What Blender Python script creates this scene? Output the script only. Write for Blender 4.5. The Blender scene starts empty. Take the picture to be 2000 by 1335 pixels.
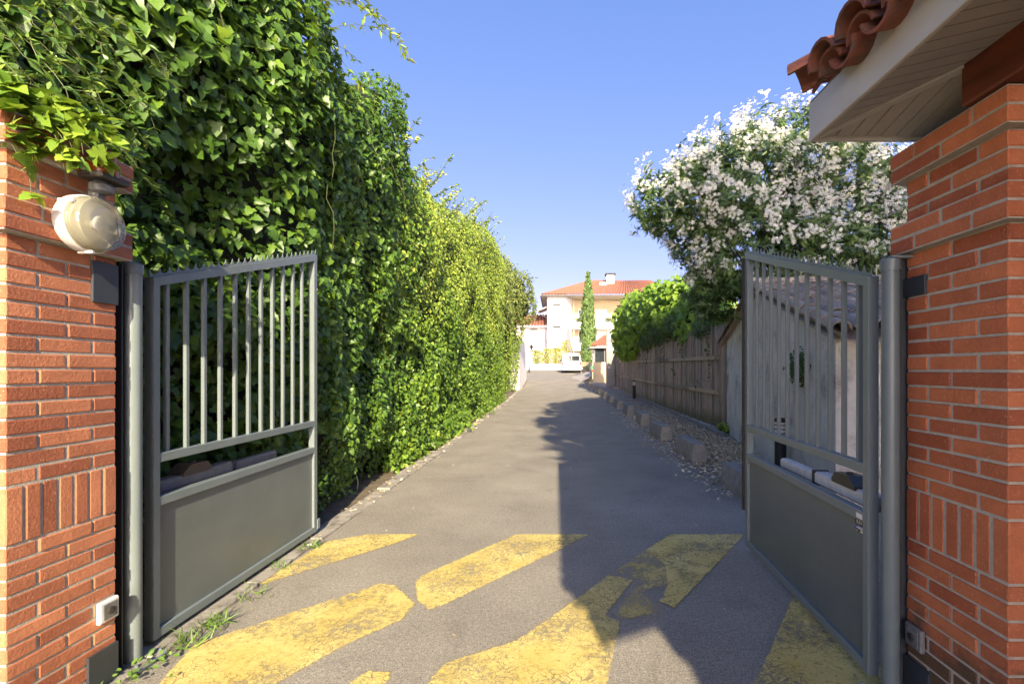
import bpy, math, random
import numpy as np
from mathutils import Vector, Matrix

# ------------------------------------------------------------------ camera, sky, sun, exposure
SC = bpy.context.scene
FOC = 930.0; HX, HY = 1085.0, 722.0            # focal length and vanishing point, in photograph pixels
CAMH = 1.5
cam_d = bpy.data.cameras.new('camera'); cam = bpy.data.objects.new('camera', cam_d)
SC.collection.objects.link(cam); SC.camera = cam
cam.location = (0, 0, CAMH); cam.rotation_euler = (math.radians(90), 0, 0)
cam_d.sensor_width = 36; cam_d.lens = 36 * FOC / 2000
cam_d.shift_x = -(HX - 1000) / 2000; cam_d.shift_y = (HY - 667.5) / 2000
cam_d.clip_start = 0.05; cam_d.clip_end = 3000

SUN = Vector((0.36, -2.05, 1.0)).normalized()   # direction towards the sun
elev = math.asin(SUN.z)
world = bpy.data.worlds.new('World'); SC.world = world; world.use_nodes = True
wn = world.node_tree.nodes; wl = world.node_tree.links
bg = wn['Background']
sky = wn.new('ShaderNodeTexSky'); sky.sky_type = 'NISHITA'; sky.sun_disc = False
sky.sun_elevation = elev; sky.sun_rotation = math.atan2(SUN.x, SUN.y)
sky.air_density = 1.0; sky.dust_density = 0.4; sky.ozone_density = 3.0
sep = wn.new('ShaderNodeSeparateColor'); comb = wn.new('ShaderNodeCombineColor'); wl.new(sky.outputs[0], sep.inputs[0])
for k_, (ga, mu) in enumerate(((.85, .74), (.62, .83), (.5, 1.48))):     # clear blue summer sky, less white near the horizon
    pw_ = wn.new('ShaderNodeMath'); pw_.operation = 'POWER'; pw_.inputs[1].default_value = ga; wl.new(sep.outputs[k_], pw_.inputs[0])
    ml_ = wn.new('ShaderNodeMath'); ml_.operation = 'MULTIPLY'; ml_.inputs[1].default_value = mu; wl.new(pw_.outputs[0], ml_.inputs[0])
    sb_ = wn.new('ShaderNodeMath'); sb_.operation = 'SUBTRACT'; sb_.inputs[1].default_value = 4.2; wl.new(sep.outputs[0], sb_.inputs[0])  # extra glow added on the unseen sunward sky, to fill the shade
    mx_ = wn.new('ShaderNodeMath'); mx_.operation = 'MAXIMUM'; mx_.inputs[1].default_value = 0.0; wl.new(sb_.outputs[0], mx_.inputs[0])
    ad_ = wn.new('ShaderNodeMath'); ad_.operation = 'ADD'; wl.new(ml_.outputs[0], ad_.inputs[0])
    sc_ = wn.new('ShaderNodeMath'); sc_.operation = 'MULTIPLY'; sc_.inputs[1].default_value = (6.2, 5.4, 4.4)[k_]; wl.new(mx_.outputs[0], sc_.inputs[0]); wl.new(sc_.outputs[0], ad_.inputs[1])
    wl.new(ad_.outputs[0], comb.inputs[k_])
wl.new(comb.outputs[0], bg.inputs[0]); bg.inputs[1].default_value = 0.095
sun_d = bpy.data.lights.new('sun', 'SUN'); sun_d.energy = 3.5; sun_d.angle = math.radians(0.53)
sun_d.color = (1.0, 0.85, 0.60)
sun = bpy.data.objects.new('sun', sun_d); SC.collection.objects.link(sun)
sun.rotation_euler = SUN.to_track_quat('Z', 'Y').to_euler(); sun.location = (10, -40, 30)
SC.view_settings.view_transform = 'Standard'; SC.view_settings.look = 'None'
SC.view_settings.exposure = 1.97; SC.view_settings.gamma = 1.0

# ------------------------------------------------------------------ helpers
random.seed(5); rng = np.random.default_rng(11)
ORG = {}
GP = [(-500, 0), (10.5, 0), (14.5, .06), (20.2, .11), (24.6, .21), (29, .31), (31.4, .36), (35.9, .72), (39, .88),
      (46, 1.17), (52, 1.5), (56, 1.6), (80, 1.7), (900, 1.7)]
def gz(y): return float(np.interp(y, [a for a, b in GP], [b for a, b in GP]))
def P(px, py, Y): return Vector(((px - HX) * Y / FOC, Y, CAMH + (HY - py) * Y / FOC))
def PG(px, py):                                  # pixel to flat ground near the gate
    Y = CAMH * FOC / (py - HY); return ((px - HX) * Y / FOC, Y)

def tag(o, label=None, cat=None, group=None, kind=None):
    if label: o['label'] = label
    if cat: o['category'] = cat
    if group: o['group'] = group
    if kind: o['kind'] = kind
    return o
def thing(name, loc, label, cat, group=None, rz=0):
    o = bpy.data.objects.new(name, None); SC.collection.objects.link(o)
    o.location = loc; o.rotation_euler = (0, 0, rz); o.empty_display_size = .2
    ORG[o.name] = Vector(loc)
    return tag(o, label, cat, group)
def copy_tree(o, parent=None):
    c = o.copy(); SC.collection.objects.link(c)
    if parent: c.parent = parent
    for ch in o.children: copy_tree(ch, c)
    return c

class MB:
    def __init__(s): s.v = []; s.f = []; s.t = []
    def add(s, vs, fs, tone=None):
        b = len(s.v); s.v += [tuple(v) for v in vs]; s.f += [tuple(i + b for i in f) for f in fs]
        s.t += [random.random() if tone is None else tone] * len(vs); return s
    def box(s, lo, hi, bev=0, M=None, tone=None):
        lo = Vector(lo); hi = Vector(hi); c = (lo + hi) / 2; h = (hi - lo) / 2
        b = min(bev, .49 * 2 * min(h))
        vs = []; idx = {}
        sg = (-1, 1)
        if b <= 0:
            for x in sg:
                for y in sg:
                    for z in sg: idx[x, y, z] = len(vs); vs.append(Vector((x * h.x, y * h.y, z * h.z)))
            fs = []
            for a in range(3):
                for q in sg:
                    o1, o2 = [k for k in range(3) if k != a]
                    def key(u, w):
                        k = [0, 0, 0]; k[a] = q; k[o1] = u; k[o2] = w; return idx[tuple(k)]
                    fs.append([key(-1, -1), key(1, -1), key(1, 1), key(-1, 1)])
        else:
            for x in sg:
                for y in sg:
                    for z in sg:
                        for a in range(3):
                            p = Vector((x * (h.x - b), y * (h.y - b), z * (h.z - b))); p[a] = (x, y, z)[a] * h[a]
                            idx[x, y, z, a] = len(vs); vs.append(p)
            fs = []
            for a in range(3):
                o1, o2 = [k for k in range(3) if k != a]
                def key(q, u, w, ax):
                    k = [0, 0, 0]; k[a] = q; k[o1] = u; k[o2] = w; return idx[(*k, ax)]
                for q in sg: fs.append([key(q, -1, -1, a), key(q, 1, -1, a), key(q, 1, 1, a), key(q, -1, 1, a)])
                for u in sg:
                    for w in sg:
                        fs.append([key(-1, u, w, o1), key(1, u, w, o1), key(1, u, w, o2), key(-1, u, w, o2)])
            for x in sg:
                for y in sg:
                    for z in sg: fs.append([idx[x, y, z, 0], idx[x, y, z, 1], idx[x, y, z, 2]])
        out = []
        for f in fs:
            n = (vs[f[1]] - vs[f[0]]).cross(vs[f[2]] - vs[f[0]]); m = sum((vs[i] for i in f), Vector()) / len(f)
            out.append(f if n.dot(m) > 0 else f[::-1])
        vs = [c + v for v in vs]
        if M is not None: vs = [M @ v for v in vs]
        return s.add(vs, out, tone)
    def tube(s, pts, rs, n=8, caps=True, tone=None):
        pts = [Vector(p) for p in pts]
        if not hasattr(rs, '__len__'): rs = [rs] * len(pts)
        vs = []; fs = []; up = None
        for i, p in enumerate(pts):
            d = (pts[min(i + 1, len(pts) - 1)] - pts[max(i - 1, 0)]).normalized()
            if up is None: up = Vector((0, 0, 1)) if abs(d.z) < .9 else Vector((1, 0, 0))
            a = d.cross(up).normalized(); b = a.cross(d); up = b
            for k in range(n):
                t = 2 * math.pi * k / n; vs.append(p + rs[i] * (math.cos(t) * a + math.sin(t) * b))
        for i in range(len(pts) - 1):
            for k in range(n):
                fs.append((i * n + k, i * n + (k + 1) % n, (i + 1) * n + (k + 1) % n, (i + 1) * n + k))
        if caps: fs.append(tuple(range(n))[::-1]); fs.append(tuple((len(pts) - 1) * n + k for k in range(n)))
        return s.add(vs, fs, tone)
    def lathe(s, o, ax, prof, n=32, tone=None):   # prof: (radius, height along axis)
        o = Vector(o); ax = Vector(ax).normalized(); u = ax.orthogonal().normalized(); w = ax.cross(u)
        vs = []; fs = []
        for r, h in prof:
            for k in range(n):
                t = 2 * math.pi * k / n; vs.append(o + ax * h + r * (math.cos(t) * u + math.sin(t) * w))
        for i in range(len(prof) - 1):
            for k in range(n): fs.append((i * n + k, i * n + (k + 1) % n, (i + 1) * n + (k + 1) % n, (i + 1) * n + k))
        fs.append(tuple(range(n))[::-1]); fs.append(tuple((len(prof) - 1) * n + k for k in range(n)))
        return s.add(vs, fs, tone)
    def prism(s, poly, d, tone=None):             # poly: 3D points, extruded by d
        poly = [Vector(p) for p in poly]; d = Vector(d); n = len(poly)
        nn = Vector()
        for i in range(n): nn += poly[i].cross(poly[(i + 1) % n])
        if nn.dot(d) > 0: poly = poly[::-1]
        vs = poly + [p + d for p in poly]
        fs = [tuple(range(n)), tuple(range(n, 2 * n))[::-1]]
        for i in range(n): j = (i + 1) % n; fs.append((j, i, i + n, j + n))
        return s.add(vs, fs, tone)
    def grid(s, fn, us, ws, tone=None):
        vs = [fn(u, w) for u in us for w in ws]; m = len(ws)
        fs = [(i * m + j, (i + 1) * m + j, (i + 1) * m + j + 1, i * m + j + 1) for i in range(len(us) - 1) for j in range(m - 1)]
        return s.add(vs, fs, tone)
    def build(s, name, mat, parent=None, smooth=None, loc=None):
        me = bpy.data.meshes.new(name)
        org = Vector((0, 0, 0))
        if parent is not None: org = ORG[parent.name]
        elif loc is not None: org = Vector(loc)
        me.from_pydata([tuple(Vector(v) - org) for v in s.v], [], s.f)
        a = me.attributes.new('tone', 'FLOAT', 'POINT'); a.data.foreach_set('value', np.array(s.t, dtype=np.float32))
        o = bpy.data.objects.new(name, me); SC.collection.objects.link(o)
        me.materials.append(mat)
        if parent is not None: o.parent = parent
        elif loc is not None: o.location = loc
        ORG[o.name] = org
        if smooth is not None:
            me.polygons.foreach_set('use_smooth', np.ones(len(me.polygons), dtype=bool))
            me.set_sharp_from_angle(angle=math.radians(smooth))
        return o
def struct(name, mb, mat, smooth=None): return tag(mb.build(name, mat, smooth=smooth), kind='structure')

# ------------------------------------------------------------------ materials
def nodes(name):
    m = bpy.data.materials.new(name); m.use_nodes = True
    nt = m.node_tree; return m, nt, nt.nodes['Principled BSDF']
def N(nt, t, **kw):
    n = nt.nodes.new(t)
    for k, v in kw.items():
        if k.startswith('i_'): n.inputs[k[2:].replace('_', ' ')].default_value = v
        else: setattr(n, k, v)
    return n
def noise(nt, scale, detail=4, rough=.6, stretch=None, coord='Object', dist=0):
    tc = N(nt, 'ShaderNodeTexCoord'); n = N(nt, 'ShaderNodeTexNoise', i_Scale=scale, i_Detail=detail, i_Roughness=rough, i_Distortion=dist)
    src = tc.outputs[coord]
    if stretch:
        mp = N(nt, 'ShaderNodeMapping'); mp.inputs['Scale'].default_value = stretch; nt.links.new(src, mp.inputs[0]); src = mp.outputs[0]
    nt.links.new(src, n.inputs['Vector']); return n.outputs['Fac']
def ramp(nt, fac, stops):
    r = N(nt, 'ShaderNodeValToRGB'); e = r.color_ramp.elements
    while len(e) < len(stops): e.new(.5)
    for k, (p, c) in enumerate(stops):
        e[k].position = p; e[k].color = (*c, 1) if len(c) == 3 else c
    nt.links.new(fac, r.inputs[0]); return r.outputs[0]
def g(v): return (v, v, v)
def mix(nt, fac, a, b, mode='MIX'):
    m = N(nt, 'ShaderNodeMix', data_type='RGBA', blend_type=mode)
    for s, v in ((m.inputs[0], fac), (m.inputs[6], a), (m.inputs[7], b)):
        if hasattr(v, 'is_linked'): nt.links.new(v, s)
        elif isinstance(v, (int, float)): s.default_value = v
        else: s.default_value = (*v, 1)
    return m.outputs[2]
def math_(nt, op, a, b=None):
    m = N(nt, 'ShaderNodeMath', operation=op)
    for s, v in zip(m.inputs, (a, b)):
        if v is None: continue
        if hasattr(v, 'is_linked'): nt.links.new(v, s)
        else: s.default_value = v
    return m.outputs[0]
def attr(nt, name='tone'): return N(nt, 'ShaderNodeAttribute', attribute_name=name).outputs['Fac']
def bump(nt, bs, h, strength, dist=.01):
    b = N(nt, 'ShaderNodeBump', i_Strength=strength, i_Distance=dist); nt.links.new(h, b.inputs['Height'])
    nt.links.new(b.outputs[0], bs.inputs['Normal'])
def mk(name, c1, c2=None, scale=6, rough=.6, bmp=0, bscale=60, bdist=.004, metal=0, tone=None, stretch=None, spec=.5, dirt=None, lo=.35, hi=.65):
    m, nt, bs = nodes(name); bs.inputs['Roughness'].default_value = rough; bs.inputs['Metallic'].default_value = metal
    bs.inputs['Specular IOR Level'].default_value = spec
    c2 = c2 or tuple(x * .8 for x in c1)
    col = ramp(nt, noise(nt, scale, 6, .65, stretch), [(lo, c1), (hi, c2)])
    if tone: col = mix(nt, 1.0, col, ramp(nt, attr(nt), [(0, tone[0]), (1, tone[1])]), 'MULTIPLY')
    if dirt:
        dc, ds, dlo, dhi = dirt
        col = mix(nt, ramp(nt, noise(nt, ds, 8, .7, stretch), [(dlo, g(0)), (dhi, g(1))]), col, dc)
    nt.links.new(col, bs.inputs['Base Color'])
    if bmp: bump(nt, bs, noise(nt, bscale, 5, .6, stretch), bmp, bdist)
    return m
def leafmat(name, stops, rough=.4, trans=.3, tcol=None, spec=.5):
    m, nt, bs = nodes(name); col = ramp(nt, attr(nt), stops)
    nt.links.new(col, bs.inputs['Base Color']); bs.inputs['Roughness'].default_value = rough
    bs.inputs['Specular IOR Level'].default_value = spec
    tr = N(nt, 'ShaderNodeBsdfTranslucent')
    nt.links.new(mix(nt, .6, col, tcol or (.22, .3, .02)), tr.inputs[0])
    mx = N(nt, 'ShaderNodeMixShader'); mx.inputs[0].default_value = trans
    nt.links.new(bs.outputs[0], mx.inputs[1]); nt.links.new(tr.outputs[0], mx.inputs[2])
    nt.links.new(mx.outputs[0], nt.nodes['Material Output'].inputs[0]); return m

def asphalt():
    m, nt, bs = nodes('asphalt')
    base = ramp(nt, noise(nt, 1.1, 6, .6), [(.3, (.195, .175, .142)), (.7, (.28, .254, .205))])
    fine = ramp(nt, noise(nt, 130, 2, .85), [(.3, g(.45)), (.5, g(.95)), (.7, g(1.8))])
    mid = ramp(nt, noise(nt, 42, 4, .8), [(.33, g(.7)), (.66, g(1.25))])
    col = mix(nt, 1, mix(nt, 1, base, fine, 'MULTIPLY'), mid, 'MULTIPLY')
    vo = N(nt, 'ShaderNodeTexVoronoi', i_Scale=70.0); tc = N(nt, 'ShaderNodeTexCoord'); nt.links.new(tc.outputs['Object'], vo.inputs['Vector'])
    sp = ramp(nt, vo.outputs['Color'], [(.9, g(0)), (.93, g(.8))])
    spd = ramp(nt, vo.outputs['Distance'], [(.2, g(1)), (.35, g(0))])
    col = mix(nt, mix(nt, 1, sp, spd, 'MULTIPLY'), col, (.4, .36, .3))
    stain = ramp(nt, noise(nt, 2.6, 5, .7, dist=.6), [(.56, g(0)), (.7, g(.35))])
    col = mix(nt, stain, col, (.12, .108, .088))
    nt.links.new(col, bs.inputs['Base Color']); bs.inputs['Roughness'].default_value = .85
    bump(nt, bs, noise(nt, 170, 3, .7), .55, .006); return m
def yellow_paint(name='yellow_road_paint', worn=0):
    m, nt, bs = nodes(name)
    col = ramp(nt, noise(nt, 3.5, 6, .65), [(.3, (.54, .41, .10)), (.65, (.68, .54, .19))])
    col = mix(nt, ramp(nt, noise(nt, 150, 2, .7), [(.45, g(0)), (.75, g(.5))]), col, (.25, .18, .05))
    nt.links.new(col, bs.inputs['Base Color']); bs.inputs['Roughness'].default_value = .75
    bump(nt, bs, noise(nt, 170, 3, .7), .4, .005)
    tc = N(nt, 'ShaderNodeTexCoord')
    nz = N(nt, 'ShaderNodeTexNoise', i_Scale=14.0, i_Detail=4.0); nt.links.new(tc.outputs['Object'], nz.inputs['Vector'])
    vm = N(nt, 'ShaderNodeVectorMath', operation='MULTIPLY_ADD'); nt.links.new(nz.outputs['Color'], vm.inputs[0])
    vm.inputs[1].default_value = (.08, .08, 0); nt.links.new(tc.outputs['Object'], vm.inputs[2])
    masks = []
    for sc, w in ((17, .035), (38, .04)):
        vo = N(nt, 'ShaderNodeTexVoronoi', feature='DISTANCE_TO_EDGE', i_Scale=float(sc)); nt.links.new(vm.outputs[0], vo.inputs['Vector'])
        masks.append(ramp(nt, vo.outputs['Distance'], [(w * .45, g(0)), (w, g(1))]))
    zone = ramp(nt, noise(nt, 1.7, 3, .5), [(.4, g(0)), (.62, g(1))])
    cr = mix(nt, zone, g(1), mix(nt, 1, masks[0], masks[1], 'MULTIPLY'))
    wear = ramp(nt, noise(nt, 34, 9, .8), [(.34, g(0)), (.45, g(1))])
    wz = ramp(nt, noise(nt, 2.3, 5, .6), [(.46, g(0)), (.64, g(1))])
    wear2 = mix(nt, wz, g(1), ramp(nt, noise(nt, 26, 10, .85), [(.46, g(0)), (.54, g(1))]))
    a = mix(nt, 1, mix(nt, 1, cr, wear, 'MULTIPLY'), wear2, 'MULTIPLY')
    if worn: a = mix(nt, 1, a, ramp(nt, math_(nt, 'ADD', noise(nt, 30, 10, .9), math_(nt, 'MULTIPLY', noise(nt, 5, 4, .6), .6)), [(.74, g(0)), (.84, g(.85))]), 'MULTIPLY')
    edge = ramp(nt, math_(nt, 'ADD', attr(nt), math_(nt, 'MULTIPLY', math_(nt, 'SUBTRACT', noise(nt, 30, 7, .8), .5), 1.1)), [(.36, g(0)), (.5, g(1))])
    a = mix(nt, 1, a, edge, 'MULTIPLY')
    tr = N(nt, 'ShaderNodeBsdfTransparent'); mx = N(nt, 'ShaderNodeMixShader')
    nt.links.new(a, mx.inputs[0]); nt.links.new(tr.outputs[0], mx.inputs[1]); nt.links.new(bs.outputs[0], mx.inputs[2])
    nt.links.new(mx.outputs[0], nt.nodes['Material Output'].inputs[0]); return m
def brickmat(name, a, b, moss=None):
    m, nt, bs = nodes(name)
    col = ramp(nt, attr(nt), [(0, a), (.5, tuple((x + y) / 2 for x, y in zip(a, b))), (1, b)])
    col = mix(nt, 1, col, ramp(nt, noise(nt, 9, 6, .7), [(.3, g(.82)), (.7, g(1.15))]), 'MULTIPLY')
    col = mix(nt, ramp(nt, noise(nt, 115, 2, .75), [(.63, g(0)), (.70, g(.6))]), col, (.62, .36, .22))
    col = mix(nt, ramp(nt, noise(nt, 160, 2, .7, (1, 1, 1.3)), [(.26, g(.6)), (.36, g(0))]), col, (.12, .03, .015))
    if moss:
        sep = N(nt, 'ShaderNodeSeparateXYZ'); tc = N(nt, 'ShaderNodeTexCoord'); nt.links.new(tc.outputs['Object'], sep.inputs[0])
        hgt = math_(nt, 'SUBTRACT', moss, sep.outputs['Z'])
        f = ramp(nt, math_(nt, 'ADD', math_(nt, 'MULTIPLY', hgt, 1.6), math_(nt, 'MULTIPLY', noise(nt, 9, 6, .7), 1.0)), [(.5, g(0)), (.75, g(.85))])
        col = mix(nt, f, col, (.05, .045, .025))
    nt.links.new(col, bs.inputs['Base Color']); bs.inputs['Roughness'].default_value = .8
    bump(nt, bs, noise(nt, 75, 5, .7), .7, .007); return m
def woodmat(name, c1, c2, algae=True):
    m, nt, bs = nodes(name)
    col = ramp(nt, noise(nt, 7, 7, .7, (6, 6, .45)), [(.3, c1), (.7, c2)])
    col = mix(nt, 1, col, ramp(nt, attr(nt), [(0, (.5, .48, .46)), (.6, (1, 1, 1)), (1, (1.3, 1.05, .84))]), 'MULTIPLY')
    col = mix(nt, ramp(nt, noise(nt, 1.3, 4, .6, (1, 1, .5)), [(.5, g(0)), (.68, g(.5))]), col, (.10, .05, .026))
    if algae:
        sep = N(nt, 'ShaderNodeSeparateXYZ'); tc = N(nt, 'ShaderNodeTexCoord'); nt.links.new(tc.outputs['Object'], sep.inputs[0])
        f = math_(nt, 'ADD', math_(nt, 'MULTIPLY', sep.outputs['Z'], -1.2), math_(nt, 'MULTIPLY', noise(nt, 1.5, 6, .7), 1.5))
        col = mix(nt, ramp(nt, f, [(.15, g(0)), (.55, g(.75))]), col, (.09, .10, .03))
    nt.links.new(col, bs.inputs['Base Color']); bs.inputs['Roughness'].default_value = .85
    bump(nt, bs, noise(nt, 14, 6, .7, (8, 8, .5)), .5, .006); return m

M = {}
M['asphalt'] = asphalt(); M['yellow'] = yellow_paint(); M['yellow_worn'] = yellow_paint('worn_yellow_road_paint', 1)
def patchmat():
    m, nt, bs = nodes('repaired_asphalt'); col = ramp(nt, noise(nt, 5, 6, .65), [(.3, (.29, .265, .22)), (.7, (.22, .205, .175))])
    col = mix(nt, 1, col, ramp(nt, noise(nt, 170, 2, .8), [(.3, g(.75)), (.7, g(1.25))]), 'MULTIPLY')
    nt.links.new(col, bs.inputs['Base Color']); bs.inputs['Roughness'].default_value = .9; bump(nt, bs, noise(nt, 190, 3, .7), .3, .004)
    a = ramp(nt, math_(nt, 'ADD', attr(nt), math_(nt, 'MULTIPLY', math_(nt, 'SUBTRACT', noise(nt, 4, 6, .65), .5), .7)), [(.3, g(0)), (.95, g(.75))])
    tr = N(nt, 'ShaderNodeBsdfTransparent'); mx = N(nt, 'ShaderNodeMixShader'); nt.links.new(a, mx.inputs[0])
    nt.links.new(tr.outputs[0], mx.inputs[1]); nt.links.new(bs.outputs[0], mx.inputs[2]); nt.links.new(mx.outputs[0], nt.nodes['Material Output'].inputs[0]); return m
M['patch'] = patchmat()
M['soil'] = mk('soil', (.10, .075, .045), (.19, .15, .10), 5, .95, .7, 40, .03)
M['concrete'] = mk('weathered_concrete', (.27, .262, .238), (.185, .18, .162), 7, .9, .25, 90, .003, dirt=((.09, .086, .076), 5, .56, .8))
M['edging'] = mk('edging_concrete', (.36, .33, .28), (.22, .20, .17), 5, .9, .6, 60, .01, dirt=((.07, .06, .045), 6, .5, .7))
M['brick_l'] = brickmat('red_brick', (.27, .08, .036), (.50, .19, .09))
M['brick_r'] = brickmat('orange_brick', (.29, .072, .028), (.50, .155, .06), .45)
M['mortar'] = mk('mortar', (.43, .39, .32), (.33, .30, .25), 30, .95, .7, 150, .006)
M['metal'] = mk('grey_green_paint', (.165, .195, .198), (.14, .168, .17), 3, .36, .04, 300, .001, dirt=((.16, .15, .125), 9, .62, .85))
M['post_shaded'] = mk('shaded_post_paint', (.115, .145, .155), (.10, .128, .138), 3, .38, .04, 300, .001, dirt=((.17, .17, .16), 9, .62, .85))  # darker copy of the gate paint; shade put into the right post's colour
M['panel'] = mk('panel_paint', (.128, .146, .14), (.105, .121, .117), 2.2, .33, .03, 300, .001, dirt=((.22, .20, .155), 26, .60, .85))
M['dark_metal'] = mk('dark_steel', (.038, .045, .055), (.026, .032, .04), 5, .5)
M['rubber'] = mk('black_rubber', (.012, .012, .013), (.02, .02, .02), 20, .6)
M['white_paint'] = mk('white_paint', (.72, .72, .70), (.62, .62, .60), 8, .4)
M['opener'] = mk('opener_casing', (.62, .64, .66), (.45, .46, .47), 12, .45, dirt=((.2, .19, .17), 9, .55, .8))
M['opener_shaded'] = mk('dusty_shaded_opener_casing', (.17, .17, .18), (.12, .12, .13), 12, .5, dirt=((.22, .2, .17), 9, .5, .8))  # darker copy of the opener casing, hedge shade put into its colour
M['black_plastic'] = mk('black_plastic', (.025, .023, .022), (.04, .035, .03), 12, .4)
M['brown_plastic'] = mk('faded_plastic', (.085, .06, .045), (.06, .045, .035), 14, .6)
M['fascia'] = mk('beige_fascia', (.45, .425, .37), (.39, .365, .32), 3, .45, dirt=((.32, .28, .22), 5, .58, .85))
M['soffit'] = mk('soffit_boards', (.37, .335, .285), (.32, .29, .25), 5, .5)
M['beam'] = mk('stained_timber', (.16, .036, .012), (.09, .02, .008), 4, .5, .2, 30, .004, stretch=(6, 1, 6), dirt=((.05, .015, .008), 3, .55, .75))
M['tile'] = mk('terracotta_tile', (.27, .085, .045), (.15, .052, .03), 9, .8, .4, 60, .006, tone=((.65, .6, .58), (1.15, 1.05, 1)), dirt=((.07, .055, .04), 8, .47, .66))
M['roof_far'] = mk('roof_tile_far', (.27, .105, .065), (.19, .078, .05), 3, .85, dirt=((.15, .08, .055), 1.2, .5, .8))
M['old_tile'] = mk('lichened_tile', (.40, .34, .28), (.23, .195, .155), 5, .9, .6, 50, .01, tone=((.6, .6, .6), (1.3, 1.2, 1.1)), dirt=((.34, .32, .27), 11, .54, .64))
M['plaster'] = mk('stained_plaster', (.62, .60, .54), (.46, .445, .395), 2.5, .95, .6, 25, .02, dirt=((.12, .115, .10), 1.8, .52, .74))
M['wood'] = woodmat('grey_fence_wood', (.12, .102, .082), (.46, .405, .335))
M['rail_wood'] = woodmat('fence_rail_wood', (.25, .215, .155), (.42, .37, .27), False)
M['bark'] = mk('bark', (.09, .065, .045), (.05, .036, .026), 9, .95, .7, 40, .02)
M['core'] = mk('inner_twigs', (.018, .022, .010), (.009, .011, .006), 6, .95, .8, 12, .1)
M['ivy'] = leafmat('ivy_leaf', [(0, (.034, .085, .013)), (.4, (.09, .18, .02)), (.72, (.22, .34, .032)), (1, (.44, .50, .06))], .43, .36)
M['hedge'] = leafmat('hedge_leaf', [(0, (.10, .18, .022)), (.5, (.25, .35, .042)), (.85, (.40, .46, .075)), (1, (.50, .44, .13))], .45, .35)
M['jasmine'] = leafmat('jasmine_leaf', [(0, (.04, .10, .02)), (.6, (.10, .19, .03)), (1, (.24, .33, .06))], .4, .3)
M['pale_tree'] = leafmat('pale_tree_leaf', [(0, (.07, .12, .022)), (.5, (.16, .21, .045)), (1, (.30, .32, .10))], .5, .35)
M['oleander'] = leafmat('oleander_leaf', [(0, (.035, .075, .03)), (.6, (.08, .145, .045)), (1, (.16, .23, .06))], .4, .3)
M['flower'] = leafmat('white_petal', [(0, (.72, .72, .68)), (.8, (.82, .82, .78)), (1, (.84, .78, .6))], .6, .4, (.85, .83, .7))
M['fig'] = leafmat('fig_leaf', [(0, (.09, .19, .02)), (.5, (.18, .32, .03)), (1, (.30, .42, .05))], .5, .38, (.3, .42, .03))
M['shrub'] = leafmat('small_shrub_leaf', [(0, (.02, .055, .016)), (1, (.07, .13, .03))], .45, .25)
M['cypress'] = leafmat('cypress_foliage', [(0, (.05, .10, .028)), (.6, (.11, .18, .045)), (1, (.19, .27, .07))], .7, .15)
M['grass'] = leafmat('grass_blade', [(0, (.08, .16, .025)), (1, (.18, .30, .05))], .5, .35)
M['bamboo'] = leafmat('yellow_bamboo_leaf', [(0, (.16, .24, .04)), (.5, (.36, .38, .07)), (1, (.55, .48, .12))], .5, .4, (.5, .5, .06))
M['drylitter'] = leafmat('dry_leaf', [(0, (.34, .24, .12)), (.5, (.64, .51, .30)), (1, (.82, .74, .54))], .8, .1, (.4, .3, .15))
M['petiole'] = mk('green_stem', (.10, .12, .04), (.07, .075, .03), 9, .6)
M['render'] = mk('cream_render', (.62, .56, .585), (.585, .53, .55), 2, .9)
M['render_y'] = mk('yellow_render', (.52, .41, .26), (.47, .37, .23), 2, .9)
M['render_w'] = mk('white_render', (.80, .76, .72), (.74, .70, .66), 2, .9)
M['shutter'] = mk('pale_shutter', (.78, .70, .66), (.74, .66, .62), 3, .6)
M['dark'] = mk('dark_part_and_shadow', (.03, .028, .025), (.02, .02, .02), 3, .8)
M['glass'] = mk('dark_glass', (.03, .035, .04), (.02, .025, .03), 3, .06)
M['white_car'] = mk('white_car_paint', (.80, .79, .78), (.78, .77, .76), 2, .22)
M['red_lens'] = mk('red_lens', (.5, .02, .015), (.4, .02, .015), 9, .2)
M['grey_plastic'] = mk('grey_plastic', (.14, .14, .145), (.11, .11, .115), 9, .5)
M['pier'] = mk('pale_concrete', (.36, .33, .30), (.29, .27, .245), 3, .9, .3, 40, .01, dirt=((.16, .15, .13), 1.5, .55, .8))
M['lamp_glass'] = mk('ribbed_lamp_glass', (.50, .48, .38), (.42, .40, .31), 6, .25, spec=.8)
def lensmat():
    m, nt, bs = nodes('clear_ribbed_glass'); bs.inputs['Base Color'].default_value = (.62, .58, .42, 1); bs.inputs['Roughness'].default_value = .12
    tr = N(nt, 'ShaderNodeBsdfTransparent'); tr.inputs[0].default_value = (.93, .92, .84, 1); gl_ = N(nt, 'ShaderNodeBsdfGlossy', i_Roughness=.09); fr = N(nt, 'ShaderNodeFresnel', i_IOR=1.6)
    m1 = N(nt, 'ShaderNodeMixShader'); m1.inputs[0].default_value = .68; nt.links.new(bs.outputs[0], m1.inputs[1]); nt.links.new(tr.outputs[0], m1.inputs[2])
    m2 = N(nt, 'ShaderNodeMixShader'); nt.links.new(fr.outputs[0], m2.inputs[0]); nt.links.new(m1.outputs[0], m2.inputs[1]); nt.links.new(gl_.outputs[0], m2.inputs[2])
    nt.links.new(m2.outputs[0], nt.nodes['Material Output'].inputs[0]); return m
M['lens'] = lensmat()
M['lamp_white'] = mk('lamp_body_white', (.62, .60, .56), (.54, .52, .48), 8, .35)
M['orange_lens'] = mk('orange_lens', (.38, .085, .008), (.25, .05, .006), 9, .25)
M['grey_alu'] = mk('cast_aluminium', (.17, .17, .165), (.1, .1, .1), 16, .5)
M['sticker_black'] = mk('sticker_black', (.012, .012, .012), (.015, .015, .015), 4, .4)
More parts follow.
